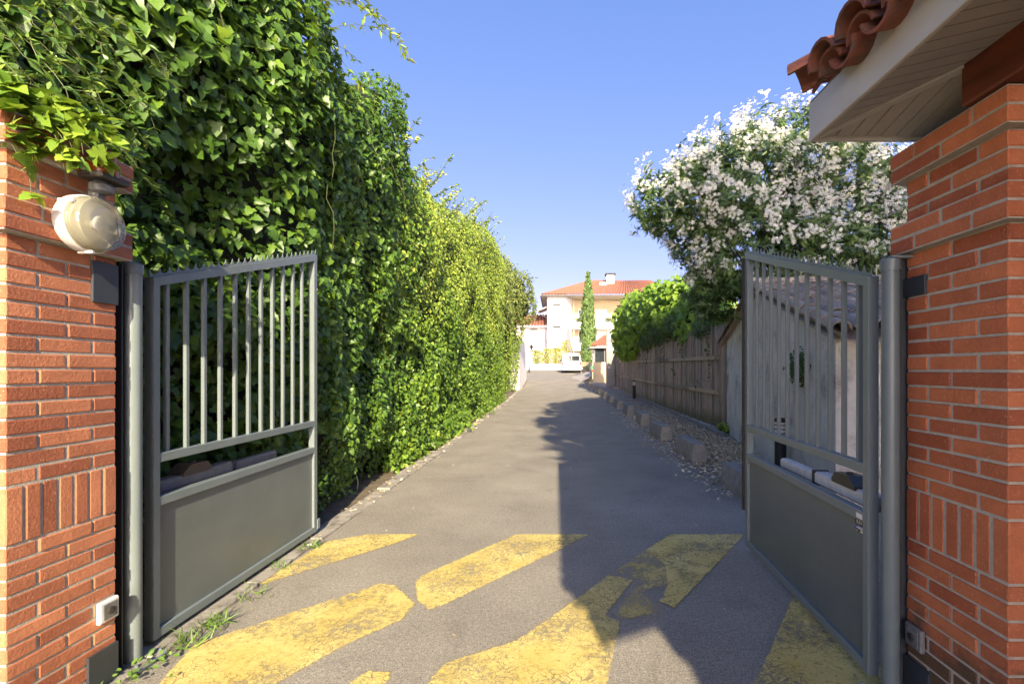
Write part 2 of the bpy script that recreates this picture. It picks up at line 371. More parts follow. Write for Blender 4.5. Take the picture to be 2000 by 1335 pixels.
M['sticker_blue'] = mk('sticker_blue', (.09, .14, .38), (.08, .12, .34), 4, .4)
M['sticker_cream'] = mk('sticker_cream', (.72, .68, .52), (.66, .62, .48), 4, .4)
M['sticker_white'] = mk('sticker_white', (.72, .68, .66), (.66, .62, .6), 4, .4)
M['green_sign'] = mk('green_sign', (.03, .22, .12), (.03, .2, .1), 4, .5)

# ------------------------------------------------------------------ foliage helpers
def vnoise(p, seed=0):
    p = np.asarray(p, float); i = np.floor(p).astype(np.int64); f = p - i; f = f * f * (3 - 2 * f); out = 0
    for dx in (0, 1):
        for dy in (0, 1):
            for dz in (0, 1):
                h = (i[:, 0] + dx) * 374761393 + (i[:, 1] + dy) * 668265263 + (i[:, 2] + dz) * 2147483647 + seed * 974711
                h = (h ^ (h >> 13)) * 1274126177; h = (h ^ (h >> 16)) & 0xffff
                w = (f[:, 0] if dx else 1 - f[:, 0]) * (f[:, 1] if dy else 1 - f[:, 1]) * (f[:, 2] if dz else 1 - f[:, 2])
                out = out + w * h / 65535.
    return out
def unit(a): return a / np.maximum(np.linalg.norm(a, axis=1, keepdims=True), 1e-9)
IVY = (np.array([(0, 0, 0), (0, .5, .0), (0, 1, -.12), (.2, -.14, .05), (.5, .08, .08), (.31, .36, .09), (.33, .55, .06), (-.2, -.14, .05), (-.5, .08, .08), (-.31, .36, .09), (-.33, .55, .06)]),
       [(0, 3, 4, 5, 1), (1, 5, 6, 2), (0, 1, 9, 8, 7), (1, 2, 10, 9)])
OVAL = (np.array([(0, 0, 0), (0, .5, .0), (0, 1, -.1), (.27, .2, .07), (.25, .62, .05), (-.27, .2, .07), (-.25, .62, .05)]),
        [(0, 3, 4, 1), (1, 4, 2), (0, 1, 6, 5), (1, 2, 6)])
DIAM = (np.array([(0, 0, 0), (.3, .45, .06), (0, 1, -.06), (-.3, .45, .06)]), [(0, 1, 2), (0, 2, 3)])
LANCE = (np.array([(0, 0, 0), (.085, .4, .02), (0, 1, -.12), (-.085, .4, .02)]), [(0, 1, 2), (0, 2, 3)])
BLADE = (np.array([(.03, 0, 0), (.03, .5, .12), (0, 1, -.1), (-.03, .5, .12), (-.03, 0, 0)]), [(0, 1, 3, 4), (1, 2, 3)])
PETAL5 = (np.array([(0, 0, 0)] + [(math.cos(a + d) * r, math.sin(a + d) * r, w) for k in range(5) for a in [2 * math.pi * k / 5]
          for d, r, w in ((-.32, .42, .06), (.05, .62, -.03), (.42, .42, .08))]),
          [(0, 1 + 3 * k, 2 + 3 * k, 3 + 3 * k) for k in range(5)])
def leaves(name, mat, parent, pts, nrm, tip, size, tone, tmpl, warp=0):
    tv, tf = tmpl; n = len(pts); k = len(tv); pts = np.asarray(pts, float)
    nrm = unit(np.asarray(nrm, float)); tip = np.asarray(tip, float); tip = unit(tip - nrm * (tip * nrm).sum(1, keepdims=True))
    bi = np.cross(tip, nrm); size = np.broadcast_to(np.asarray(size, float), (n,))
    asp = rng.uniform(.82, 1.15, n); cv = rng.uniform(.2, 1.9, n)
    V = pts[:, None, :] + size[:, None, None] * (tv[None, :, 0, None] * bi[:, None] * asp[:, None, None] + tv[None, :, 1, None] * tip[:, None] + (tv[None, :, 2, None] * cv[:, None, None]) * nrm[:, None])
    V = V.reshape(-1, 3)
    org = np.array(ORG[parent.name]) if parent is not None else np.zeros(3); V = V - org
    ls = np.array([len(f) for f in tf]); fl = np.concatenate([np.array(f) for f in tf])
    loops = (fl[None, :] + (np.arange(n) * k)[:, None]).ravel()
    tot = np.tile(ls, n); start = np.concatenate([[0], np.cumsum(tot)[:-1]])
    me = bpy.data.meshes.new(name); me.vertices.add(len(V)); me.vertices.foreach_set('co', V.ravel().astype(np.float32))
    me.loops.add(len(loops)); me.loops.foreach_set('vertex_index', loops.astype(np.int32))
    me.polygons.add(len(tot)); me.polygons.foreach_set('loop_start', start.astype(np.int32))
    me.polygons.foreach_set('use_smooth', np.ones(len(tot), dtype=bool))
    me.update(calc_edges=True); me.validate()
    a = me.attributes.new('tone', 'FLOAT', 'POINT'); a.data.foreach_set('value', np.repeat(np.clip(tone, 0, 1), k).astype(np.float32))
    me.materials.append(mat); o = bpy.data.objects.new(name, me); SC.collection.objects.link(o)
    if parent is not None: o.parent = parent
    ORG[o.name] = Vector(org); return o
def rnd(n, s=1.): return rng.normal(0, s, (n, 3))

def hedge_sheet(n, y0, y1, front, top, zb=0.0, depth=.13, shadow_gap=.38, gscale=1.6, seed=1):
    Y = rng.uniform(y0, y1, int(n * 1.6)); zt = top(Y); z = zb + rng.random(len(Y)) * (zt - zb)
    m = vnoise(np.stack([Y * gscale, z * gscale, Y * 0 + 3.3], 1), seed)
    keep = (m > shadow_gap - .12 * rng.random(len(Y))) | (rng.random(len(Y)) < .55); Y, z, m = Y[keep][:n], z[keep][:n], m[keep][:n]
    d = rng.exponential(depth, len(Y)) + np.where(m < shadow_gap, .12, 0)
    e = .08; X = front(Y, z)
    nx = np.stack([np.ones_like(Y), -(front(Y + e, z) - X) / e, -(front(Y, z + e) - X) / e], 1)
    nx[:, 1:] = np.clip(nx[:, 1:], -1.6, 1.6); return np.stack([X - d, Y, z], 1), unit(nx), d
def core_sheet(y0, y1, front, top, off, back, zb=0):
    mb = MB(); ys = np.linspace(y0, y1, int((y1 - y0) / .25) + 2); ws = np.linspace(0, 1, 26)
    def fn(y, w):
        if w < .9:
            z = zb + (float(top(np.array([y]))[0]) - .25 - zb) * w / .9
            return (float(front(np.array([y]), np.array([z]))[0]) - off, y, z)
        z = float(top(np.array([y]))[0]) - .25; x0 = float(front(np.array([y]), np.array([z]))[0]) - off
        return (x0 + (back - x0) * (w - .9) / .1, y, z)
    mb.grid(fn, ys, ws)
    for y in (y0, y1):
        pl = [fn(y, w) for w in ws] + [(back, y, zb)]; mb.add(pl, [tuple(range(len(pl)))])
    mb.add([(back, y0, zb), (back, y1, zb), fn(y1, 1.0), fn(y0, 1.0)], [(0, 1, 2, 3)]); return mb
def blobs(n, bl, rmin=.55, squash=1.):
    vol = np.array([b[3] * b[4] * b[5] for b in bl]) ** .67; idx = rng.choice(len(bl), n, p=vol / vol.sum())
    B = np.array(bl)[idx]; d = unit(rng.normal(size=(n, 3))); r = rmin + (1 - rmin) * rng.random(n) ** .6
    lump = .82 + .36 * vnoise(d * 2.6 + idx[:, None] * 7.7, 5)
    p = B[:, :3] + d * B[:, 3:6] * (r * lump)[:, None]; nr = unit(d / B[:, 3:6])
    inside = np.zeros(n, bool)
    for k, b in enumerate(bl):
        q = (p - np.array(b[:3])) / np.array(b[3:6]); inside |= (np.linalg.norm(q, axis=1) < .62) & (idx != k)
    return p[~inside], nr[~inside]

# ------------------------------------------------------------------ ground, driveway, markings
ys = [-60, -20, -5, 0, 3, 6, 9, 10.5, 12.5, 14.5, 17, 20.2, 22.5, 24.6, 27, 29, 31.4, 33.5, 35.9, 39, 42, 46, 49, 52, 56, 60, 80, 150, 400, 900]
struct('ground', MB().grid(lambda y, x: (x, y, gz(y) - .03), ys, [-900, -60, -10, -3, 0, 3, 10, 60, 900]), M['soil'])
def lr(y):
    l = -6.0 if y < 1.4 else (-2.1 if y < 36 else -9.0); r = 1.6 if False else (4.35 if y < 31 else 9.0); return l, r
mb = MB(); yy = [-60, -20, -5, 0, 1.399, 1.4, 3, 6, 9, 10.5, 12.5, 14.5, 17, 20.2, 22.5, 24.6, 27, 29, 31.4, 33.5, 35.9, 36.0, 39, 42, 46, 49, 52, 56.5]
mb.grid(lambda y, w: (lr(y)[0] + (lr(y)[1] - lr(y)[0]) * w, y, gz(y)), yy, [0, .25, .5, .75, 1])
struct('driveway', mb, M['asphalt'])

import mathutils.geometry as mg
def ground_poly(name, pix, z, mat, feather=.03):
    poly = [Vector((*PG(*p), 0)) for p in pix]
    n = len(poly); cen = sum(poly, Vector()) / n
    # fine fan of rings so that the paint can wear away along its edge
    tris = mg.tessellate_polygon([poly]); mb = MB()
    from mathutils import kdtree
    segs = [(poly[i], poly[(i + 1) % n]) for i in range(n)]
    def dist(p): return min((p - mg.intersect_point_line(p, a, b)[0]).length if 0 <= mg.intersect_point_line(p, a, b)[1] <= 1 else min((p - a).length, (p - b).length) for a, b in segs)
    import bmesh
    bm = bmesh.new(); vs = [bm.verts.new(p) for p in poly]
    for t in tris:
        try: bm.faces.new([vs[i] for i in t])
        except ValueError: pass
    for _ in range(4):
        long_ = [e for e in bm.edges if e.calc_length() > .07]
        if not long_: break
        bmesh.ops.subdivide_edges(bm, edges=long_, cuts=1, use_grid_fill=False)
        bmesh.ops.triangulate(bm, faces=bm.faces[:])
    bmesh.ops.recalc_face_normals(bm, faces=bm.faces[:])
    bm.verts.index_update(); V = []; T = []
    for v in bm.verts: V.append((v.co.x, v.co.y, z)); T.append(min(1, (.25 if feather < .1 else 0) + dist(v.co.to_3d()) / feather * .5))
    F = [[v.index for v in f.verts] for f in bm.faces]
    F = [f if (Vector(V[f[1]]) - Vector(V[f[0]])).cross(Vector(V[f[2]]) - Vector(V[f[0]])).z > 0 else f[::-1] for f in F]
    mb.v = V; mb.f = [tuple(f) for f in F]; mb.t = T; bm.free()
    return tag(mb.build(name, mat), kind='structure')
stripes = [[(720, 1043), (826, 1043), (768, 1064), (540, 1135), (480, 1153), (564, 1103), (636, 1058)],
    [(1008, 1043), (1156, 1043), (1104, 1070), (840, 1197), (812, 1174), (808, 1139), (822, 1124)],
    [(190, 1440), (306, 1335), (378, 1259), (744, 1139), (775, 1142), (815, 1178), (792, 1210), (684, 1258), (546, 1335), (400, 1440)],
    [(790, 1420), (831, 1335), (864, 1295), (1008, 1250), (1137, 1160), (1188, 1121), (1240, 1133), (1186, 1202), (1215, 1214), (1190, 1335), (1180, 1420)],
    [(1308, 1043), (1458, 1043), (1318, 1192), (1285, 1176), (1300, 1142), (1296, 1106), (1272, 1085), (1256, 1076)],
    [(1552, 1150), (1640, 1215), (1790, 1350), (1760, 1420), (1425, 1420), (1470, 1335)],
    [(660, 1400), (680, 1331), (720, 1310), (776, 1313), (756, 1340), (720, 1400)]]
ground_poly('road_marking', [(1262, 1068), (1316, 1110), (1314, 1142), (1262, 1160), (1314, 1197), (1218, 1216), (1190, 1202), (1242, 1133), (1190, 1119)], .0075, M['yellow_worn'], .08)
for s_ in stripes: ground_poly('road_marking', s_, .008, M['yellow'])
ground_poly('asphalt_patch', [(828, 1420), (800, 1335), (830, 1215), (900, 1180), (968, 1215), (950, 1300), (905, 1420)], .004, M['patch'], .2)
ground_poly('asphalt_patch', [(1210, 1420), (1205, 1335), (1222, 1218), (1292, 1212), (1345, 1300), (1380, 1420)], .004, M['patch'], .2)

def stainmat():
    m, nt, bs = nodes('oil_stain'); bs.inputs['Base Color'].default_value = (.05, .046, .042, 1); bs.inputs['Roughness'].default_value = .7
    a = ramp(nt, math_(nt, 'ADD', attr(nt), math_(nt, 'MULTIPLY', math_(nt, 'SUBTRACT', noise(nt, 22, 7, .75), .5), 1.6)), [(.35, g(0)), (.8, g(.75))])
    tr = N(nt, 'ShaderNodeBsdfTransparent'); mx = N(nt, 'ShaderNodeMixShader'); nt.links.new(a, mx.inputs[0])
    nt.links.new(tr.outputs[0], mx.inputs[1]); nt.links.new(bs.outputs[0], mx.inputs[2]); nt.links.new(mx.outputs[0], nt.nodes['Material Output'].inputs[0]); return m
M['stain'] = stainmat()
ground_poly('oil_stain', [(1432, 1185), (1500, 1160), (1510, 1180), (1462, 1215), (1452, 1300), (1462, 1330), (1438, 1325), (1428, 1240)], .012, M['stain'], .12)
ground_poly('oil_stain', [(1100, 1075), (1150, 1068), (1165, 1085), (1120, 1098)], .012, M['stain'], .16)
# concrete edging on the left, low kerb by the fence
mb = MB(); y = 1.5
while y < 30:
    L = random.uniform(.75, 1.0); w = random.uniform(.10, .15)
    mb.box((-2.12 - w, y, gz(y) - .1), (-2.06 + random.uniform(-.01, .01), y + L - .012, gz(y + L / 2) + random.uniform(.012, .03)), .008); y += L
struct('kerb_edging', mb, M['edging'])
mb = MB(); y = 10.6
while y < 29.0:
    x = 3.72 + (y - 10.5) * .022; mb.box((x, y, gz(y) - .1), (x + .07, y + .97, gz(y + .5) + .09), .01); y += 1.0
struct('fence_kerb', mb, M['concrete'])

# ------------------------------------------------------------------ brick pillars
def pillar(name, x0, sgn, ya, yb, soldier, mat, label, top=2.49):
    """x0: inner face, sgn: direction away from the driveway, ya..yb: depth"""
    r = thing(name, (x0 + sgn * .25, (ya + yb) / 2, 0), label, 'gate pillar')
    bk = MB(); mt = MB(); c = .065; W = .5; Lh = (yb - ya)
    def course(z, h, proj, k, soldier_=False):
        xi = x0 - sgn * proj; a, b = ya - proj, yb + proj; L = b - a
        def put(y_0, y_1, dep=.11):
            j = random.uniform(-.002, .003); lo = [xi + sgn * j, y_0, z + .005]; hi = [xi + sgn * dep, y_1, z + h - .005]
            if lo[0] > hi[0]: lo[0], hi[0] = hi[0], lo[0]
            bk.box(lo, hi, .004)
        if soldier_: cuts = list(np.linspace(a, b, 8))
        elif k % 2: cuts = [a, a + L * .5, b]
        else: cuts = [a, a + L * .25, a + L * .75, b]
        for q in range(len(cuts) - 1):
            put(cuts[q] + (.0055 if q else 0), cuts[q + 1] - (.0055 if q < len(cuts) - 2 else 0))
        xs = [.12, .37, .5 + proj] if k % 2 else [.12, .245, .5 + proj]
        if soldier_: xs = [.12, .185, .25, .315, .38, .445, .5 + proj]
        for q in range(len(xs) - 1):
            lo = [xi + sgn * (xs[q] + proj + .0), a, z + .005]; hi = [xi + sgn * (xs[q + 1] + proj - .01), a + .1, z + h - .005]
            if lo[0] > hi[0]: lo[0], hi[0] = hi[0], lo[0]
            bk.box(lo, hi, .004)
            lo[1], hi[1] = b - .1, b; bk.box(lo, hi, .004)
        xa, xb = sorted((xi + sgn * .0045, xi + sgn * (W + 2 * proj - .012)))
        mt.box((xa, a + .0045, z), (xb, b - .0045, z + h))
    z = 0.0; k = 0
    rows = []
    n1 = int(round((soldier - 0) / c)); z = soldier - n1 * c
    for i in range(n1): rows.append((soldier - (n1 - i) * c, c, False))
    rows.append((soldier, .23, True)); z = soldier + .23
    n2 = int(round((top - z) / c)); c2 = (top - z) / n2
    for i in range(n2): rows.append((z + i * c2, c2, False))
    for k, (zz, h, so) in enumerate(rows):
        zc = zz + h / 2; proj = .045 if zc > top - .135 or (top - .45 < zc < top - .32) else 0
        course(zz, h, proj, k, so)
    bk.build('brickwork', mat, r); mt.build('mortar', M['mortar'], r)
    return r
pl = pillar('gate_pillar', -2.113, -1, 1.83, 2.29, .815, M['brick_l'], 'sunlit red brick gate pillar under the ivy with a round lamp on it')
pr = pillar('gate_pillar', 1.607, 1, 1.69, 2.18, .735, M['brick_r'], 'shaded orange brick gate pillar carrying the tiled eaves')

# ------------------------------------------------------------------ gate posts and leaves
def gate_post(x, y, sgn, face, yp, tz, tl, label, rad=.039, top=1.985, paint='metal'):
    """yp: depth of the plate behind the post, tz: heights of the upper tab, tl: its length on the brick face"""
    r = thing('gate_post', (x, y, 0), label, 'gate post')
    MB().tube([(x, y, .02), (x, y, top)], rad, 24).build('tube', M[paint], r, 40)
    mb = MB(); mb.lathe((x, y, top), (0, 0, 1), [(rad + .005, 0), (rad + .006, .05), (rad, .056), (.0, .058)], 24); mb.build('cap', M[paint], r, 40)
    mb = MB(); mb.box((x - .1, y - .085, .004), (x + .1, y + .1, .02), .003)
    for dx in (-.078, .078):
        for dy in (-.065, .078): mb.lathe((x + dx, y + dy, .02), (0, 0, 1), [(.012, 0), (.012, .011), (.007, .012), (.007, .022)], 6)
    mb.build('base_plate', M['metal'], r)
    xa, xb = sorted((x - sgn * .01, face + sgn * .14)); mb = MB(); mb.box((xa, yp, 0), (xb, yp + .008, 2.02), .002)
    xa, xb = sorted((face - sgn * .010, face + sgn * .02)); ye = min(yp, 2.295 if sgn < 0 else 2.19)
    mb.box((xa, ye - tl, tz[0]), (xb, ye - .002, tz[1]), .002)
    mb.box((xa, ye - .15, -.02), (xb, ye - .002, .20), .002); mb.build('mounting_plate', M['dark_metal'], r)
    mb = MB(); xa, xb = sorted((x, face + sgn * .06)); mb.box((xa, y - .012, top + .059), (xb, y + .022, top + .07), .002); mb.build('hinge_bracket', M['metal'], r); return r
gate_post(-2.15, 2.42, -1, -2.113, 2.35, (1.81, 2.0), .13, 'round grey steel gate post on a bolted base plate beside the sunlit brick pillar')
gate_post(1.512, 2.15, 1, 1.607, 2.192, (1.83, 1.915), .13, 'round grey steel gate post beside the shaded brick pillar', .035, 1.945, 'post_shaded')

def gate_leaf(hx, hy, ex, ey, label, side, z_h, z_e):
    """local x runs from hinge to free end; local +y * side faces the driveway"""
    L = math.hypot(ex - hx, ey - hy); rz = math.atan2(ey - hy, ex - hx)
    r = thing('gate_leaf', (hx, hy, 0), label, 'gate leaf', 'open leaves of the driveway gate', rz)
    ORG[r.name] = Vector((0, 0, 0)); T = .025; m = M['metal']
    zt = lambda s: z_h + (z_e - z_h) * s / L
    def bld(mb, name, mat=m, sm=None): return mb.build(name, mat, r, sm)
    pz = lambda s0, s1, a, b, t=T: MB().prism([(s0, -t, a(s0)), (s1, -t, a(s1)), (s1, -t, b(s1)), (s0, -t, b(s0))], (0, 2 * t, 0))
    bld(MB().prism([(.012, -T, .055), (.052, -T, .055), (.052, -T, zt(.052) - .05), (.012, -T, zt(.012) - .05)], (0, 2 * T, 0)), 'stile')
    bld(MB().prism([(L - .05, -T, .055), (L, -T, .055), (L, -T, zt(L) - .05), (L - .05, -T, zt(L - .05) - .05)], (0, 2 * T, 0)), 'stile')
    bld(pz(.012, L, lambda s: zt(s) - .05, zt, T + .001), 'top_rail')
    for a, b in ((1.0, 1.05), (.765, .815), (.055, .105)):
        bld(MB().box((.052, -T, a), (L - .05, T, b), .003), 'rail')
    bld(MB().box((.052, -.004, .105), (L - .05, .004, .765)), 'panel', M['panel'])
    for k in range(11):
        s = .124 + .1415 * k * (L / 1.75)
        mb = MB(); mb.prism([(s - .0105, -.0105, 1.05), (s + .0105, -.0105, 1.05), (s + .0105, -.0105, zt(s + .0105) - .05), (s - .0105, -.0105, zt(s - .0105) - .05)], (0, .021, 0))
        bld(mb, 'bar')
    mb = MB(); n = 27; w = L / n
    for k in range(n):
        cols = []
        for q in range(9):
            t = q / 8; s = (k + t) * w; sc = math.sqrt(max(0, 1 - (2 * t - 1) ** 2)); cols.append((s, zt(s) + .001, zt(s) + .012 + .036 * (1 - sc)))
        for (s0, a0, b0), (s1, a1, b1) in zip(cols, cols[1:]):
            mb.prism([(s0, -.002 + .012 * side, a0), (s1, -.002 + .012 * side, a1), (s1, -.002 + .012 * side, b1), (s0, -.002 + .012 * side, b0)], (0, .004, 0), .5)
    bld(mb, 'spike_strip'); return r, L, rz
gl, Ll, rzl = gate_leaf(-2.165, 2.525, -2.165, 4.275, 'sunlit grey steel gate leaf swung open against the ivy hedge', -1, 1.99, 2.53)
MB().box((Ll, -.03, .07), (Ll + .045, -.015, .16), .003).build('latch_catch', M['metal'], gl)
gr, Lr, rzr = gate_leaf(1.505, 2.245, 1.60, 3.955, 'shaded grey steel gate leaf with a dark sticker on its panel', 1, 1.94, 2.475)
MB().box((Lr + .002, -.02, .33), (Lr + .035, .045, 2.43), .012).build('rubber_edge', M['rubber'], gr)
# stickers on the panel of the shaded leaf (flat things at their real place)
st = MB().box((.060, .0045, .698), (.15, .0062, .762)).build('sticker', M['sticker_black'], gr); st['label'] = 'black and blue sticker reading ILEX on the gate panel'
MB().box((.0605, .0066, .712), (.1495, .0072, .729)).build('sticker_band', M['sticker_blue'], st)
MB().box((.0605, .0066, .699), (.105, .0072, .7095)).build('sticker_band', M['sticker_cream'], st)
MB().box((.055, .0258, .776), (.105, .0266, .80)).build('sticker', M['sticker_white'], gr)
for a, b, c, d in ((.07, .135, .7135, .720), (.075, .12, .7225, .726), (.12, .145, .7015, .704)):
    MB().box((a, .0076, c), (b, .0080, d)).build('sticker_print', M['sticker_white'], st)
cu = bpy.data.curves.new('lettering', 'FONT'); cu.body = 'ILEX'; cu.size = .026; cu.extrude = .0004; cu.align_x = 'CENTER'
tmp = bpy.data.objects.new('lettering', cu); SC.collection.objects.link(tmp); bpy.context.view_layer.update()
me = bpy.data.meshes.new_from_object(tmp.evaluated_get(bpy.context.evaluated_depsgraph_get())); bpy.data.objects.remove(tmp)
lt = bpy.data.objects.new('lettering', me); SC.collection.objects.link(lt); lt.parent = st
lt.rotation_euler = (math.radians(90), 0, math.radians(180)); lt.location = (.112, .0068, .737); me.materials.clear(); me.materials.append(M['sticker_cream'])

def opener(x, y, rz, side, label, casing, hump):
    r = thing('gate_opener', (x, y, 0), label, 'gate opener', None, rz); ORG[r.name] = Vector((0, 0, 0)); s = side
    def bx(a, b, y0, y1, z0, z1, bev): return MB().box((a, min(y0, y1), z0), (b, max(y0, y1), z1), bev)
    bx(.0, .62, s * .0, s * .085, .80, .875, .012).build('motor_housing', casing, r)
    bx(.635, 1.15, s * .01, s * .075, .79, .86, .012).build('arm_cover', casing, r)
    bx(.615, .64, -s * .004, s * .09, .785, .88, .004).build('seam_band', M['rubber'], r)
    mb = MB(); mb.prism([(.17, -s * .006, .865), (.40, -s * .006, .865), (.40, -s * .006, .885), (.365, -s * .006, .925), (.235, -s * .006, .93), (.17, -s * .006, .885)], (0, s * .1, 0))
    mb.lathe((.3, s * .045, .925), (0, 0, 1), [(.018, 0), (.018, .012), (.0, .013)], 12); mb.build('release_cover', hump, r)
    bx(-.12, .0, s * .02, s * .07, .80, .84, .006).build('mounting_arm', M['dark_metal'], r)
opener(-2.215, 2.66, math.pi / 2, 1, 'dusty, shade-darkened swing gate opener behind the sunlit gate leaf', M['opener_shaded'], M['brown_plastic'])
opener(1.565, 2.33, rzr, -1, 'pale swing gate opener with a black cap behind the shaded gate leaf', M['opener'], M['black_plastic'])

# ------------------------------------------------------------------ key switches, wall lamp, beacon
def key_switch(x, y, z, sgn, label, frame):
    r = thing('key_switch', (x, y, z), label, 'key switch', 'key switches on the gate pillars')
    def bx(p0, p1, y0, y1, z0, z1, b=.003):
        xa, xb = sorted((x + sgn * p0, x + sgn * p1)); return MB().box((xa, y + y0, z + z0), (xb, y + y1, z + z1), b)
    bx(0, .022, -.05, .05, -.05, .05, .006).build('housing', frame, r)
    f = bx(.022, .027, -.036, .036, -.036, .036).build('face_plate', M['grey_alu'], r)
    MB().lathe((x + sgn * .027, y, z), (sgn, 0, 0), [(.017, 0), (.017, .006), (.012, .008), (.0, .0081)], 20).build('lock', M['black_plastic'], r, 40)
    bx(.0352, .036, -.002, .002, -.008, .008, 0).build('keyhole', M['dark'], r)
key_switch(-2.113, 2.235, .375, 1, 'small key switch in a white housing low on the sunlit brick pillar', M['white_paint'])
key_switch(1.607, 2.115, .315, -1, 'small key switch in a grey housing low on the shaded brick pillar', M['grey_alu'])

r = thing('wall_lamp', (-2.068, 2.07, 2.13), 'round white bulkhead lamp with ribbed glass on the brick pillar', 'wall lamp')
MB().lathe((-2.07, 2.07, 2.13), (1, 0, 0), [(.115, 0), (.122, .01), (.124, .045), (.118, .052)], 48).build('lamp_base', M['lamp_white'], r, 40)
prof = [(.116, .052), (.117, .06)]
for k in range(8): prof += [(.116 - k * .0006, .062 + k * .005), (.1135 - k * .0006, .0645 + k * .005)]
prof += [(.110, .104)]
for k in range(22):
    R = .107 * (1 - k / 22); q_ = .018 * (1 - (R / .107) ** 2); prof += [(R, .107 + q_), (R - .0024, .1061 + q_)]
prof += [(.0, .125)]
MB().lathe((-2.07, 2.07, 2.13), (1, 0, 0), prof, 56).build('lamp_glass', M['lens'], r, 60)
MB().lathe((-2.07, 2.07, 2.13), (1, 0, 0), [(.03, .056), (.105, .058), (.104, .07), (.06, .060), (.0, .058)], 32).build('reflector', M['lamp_glass'], r, 50)
MB().lathe((-2.07, 2.07, 2.13), (1, 0, 0), [(.018, .06), (.02, .075), (.036, .092), (.03, .102), (.0, .104)], 20).build('bulb', M['white_paint'], r, 60)
for a in (.4, 2.5, 4.6):
    mb = MB(); mb.box((-2.06, 2.07 + .121 * math.cos(a) - .008, 2.13 + .121 * math.sin(a) - .008), (-1.995, 2.07 + .121 * math.cos(a) + .008, 2.13 + .121 * math.sin(a) + .008), .003); mb.build('clip', M['lamp_white'], r)
r = thing('warning_beacon', (-2.06, 2.1, 2.36), 'orange gate warning beacon on a black bracket half hidden by leaves', 'warning light')
MB().box((-2.065, 2.05, 2.335), (-1.955, 2.19, 2.36), .006).build('base', M['black_plastic'], r)
mb = MB(); mb.lathe((-2.02, 2.12, 2.30), (0, 0, 1), [(.02, -.02), (.042, -.01), (.045, .015), (.03, .035)], 18); mb.box((-2.068, 2.1, 2.25), (-2.02, 2.14, 2.31), .005); mb.build('bracket', M['grey_alu'], r, 40)
mb = MB(); mb.lathe((-2.015, 2.12, 2.36), (0, 0, 1), [(.055, 0), (.056, .03), (.05, .085), (.035, .11), (.0, .118)], 24); mb.build('lens', M['orange_lens'], r, 40)

# ------------------------------------------------------------------ tiles
def barrel(mb, o, down, across, L, r0, r1, th=.013, cover=True, n=8):
    o = Vector(o); down = Vector(down).normalized(); across = Vector(across).normalized(); up = across.cross(down).normalized()
    if up.z < 0: up = -up
    s = 1 if cover else -1; vs = []; fs = []
    for e, r in ((0, r0), (1, r1)):
        for rr in (r, r - th):
            for k in range(n + 1):
                a = math.pi * k / n; vs.append(o + down * (L * e) + across * (rr * math.cos(a)) + up * (s * rr * math.sin(a) * .85))
    m = n + 1
    for k in range(n):
        fs += [(k, k + 1, 2 * m + k + 1, 2 * m + k), (m + k + 1, m + k, 3 * m + k, 3 * m + k + 1), (2 * m + k, 2 * m + k + 1, 3 * m + k + 1, 3 * m + k), (k + 1, k, m + k, m + k + 1)]
    fs += [(0, 2 * m, 3 * m, m), (n, m + n, 3 * m + n, 2 * m + n)]
    mb.add(vs, fs, random.random())
# ------------------------------------------------------------------ gatehouse (hip roof over the right pillar, rooms behind the camera)
EX, EY, EZ, SL = 1.165, 2.19, 2.545, .24
g_ = thing('gatehouse', (3.2, -2, 0), 'gatehouse with terracotta tiled eaves, beige fascia and boarded soffit on the brick pillar', 'gatehouse')
mb = MB(); mb.box((EX, -2.66, EZ), (EX + .02, EY, EZ + .175), .003); mb.box((EX + .0205, EY - .02, EZ), (6, EY, EZ + .175), .003); mb.build('fascia', M['fascia'], g_)
mb = MB(); sz = lambda x, y: EZ + .012 + SL * min(x - EX, EY - y)
def board(p):                                     # thin board with thickness, four corners in plan
    vs = [(x, y, sz(x, y)) for x, y in p]; mb.prism(vs, (0, 0, .012))
y = EY - .02; bw = .068
while y > -2.66:
    y2 = max(y - bw, -2.66)
    a, b = y - .006, y2; xa = lambda q: min(EX + (EY - q), 1.55)
    board([(EX + .022, a), (max(xa(a) - .012, EX + .023), a), (max(xa(b) - .012, EX + .024), b), (EX + .022, b)]); y = y2
x = EX + .045
while x < 4.5:
    board([(x, EY - .022), (x + bw - .006, EY - .022), (x + bw - .006, max(EY - (x + bw - .006 - EX) + .012, 1.79)), (x, max(EY - (x - EX) + .012, 1.79))]); x += bw
mb.build('soffit', M['soffit'], g_)
mb = MB(); mb.prism([(EX, EY, EZ + .002), (EX + .03, EY - .005, EZ + .005), (EX + .40, EY - .37, EZ + .385 * SL), (EX + .37, EY - .40, EZ + .385 * SL)], (0, 0, .022)); mb.build('soffit_trim', M['fascia'], g_)
mb = MB(); mb.box((1.54, -2.66, 2.495), (1.72, 1.81, 2.655), .006); mb.box((1.722, 1.64, 2.495), (5.5, 1.80, 2.655), .006); mb.build('beam', M['beam'], g_)
mb = MB()
mb.add([(EX, EY, EZ + .18), (EX, -2.66, EZ + .18), (4.2, -2.66, EZ + .18 + SL * 3), (4.2, EY - 3.03, EZ + .18 + SL * 3.03), (6, EY, EZ + .18), (6, EY - 3.03, EZ + .18 + SL * 3.03)], [(0, 1, 2, 3), (0, 3, 5, 4)])
mb.add([(1.62, -2.68, 2.62), (1.62, -8.2, 2.62), (4.2, -8.2, 3.3), (4.2, -2.68, 3.3), (7, -8.2, 2.62), (7, -2.68, 2.62)], [(0, 1, 2, 3), (3, 2, 4, 5)])
mb.build('roof_deck', M['soffit'], g_)
bed = MB(); mb = MB(); dn = Vector((-1, 0, -SL)); n = 24
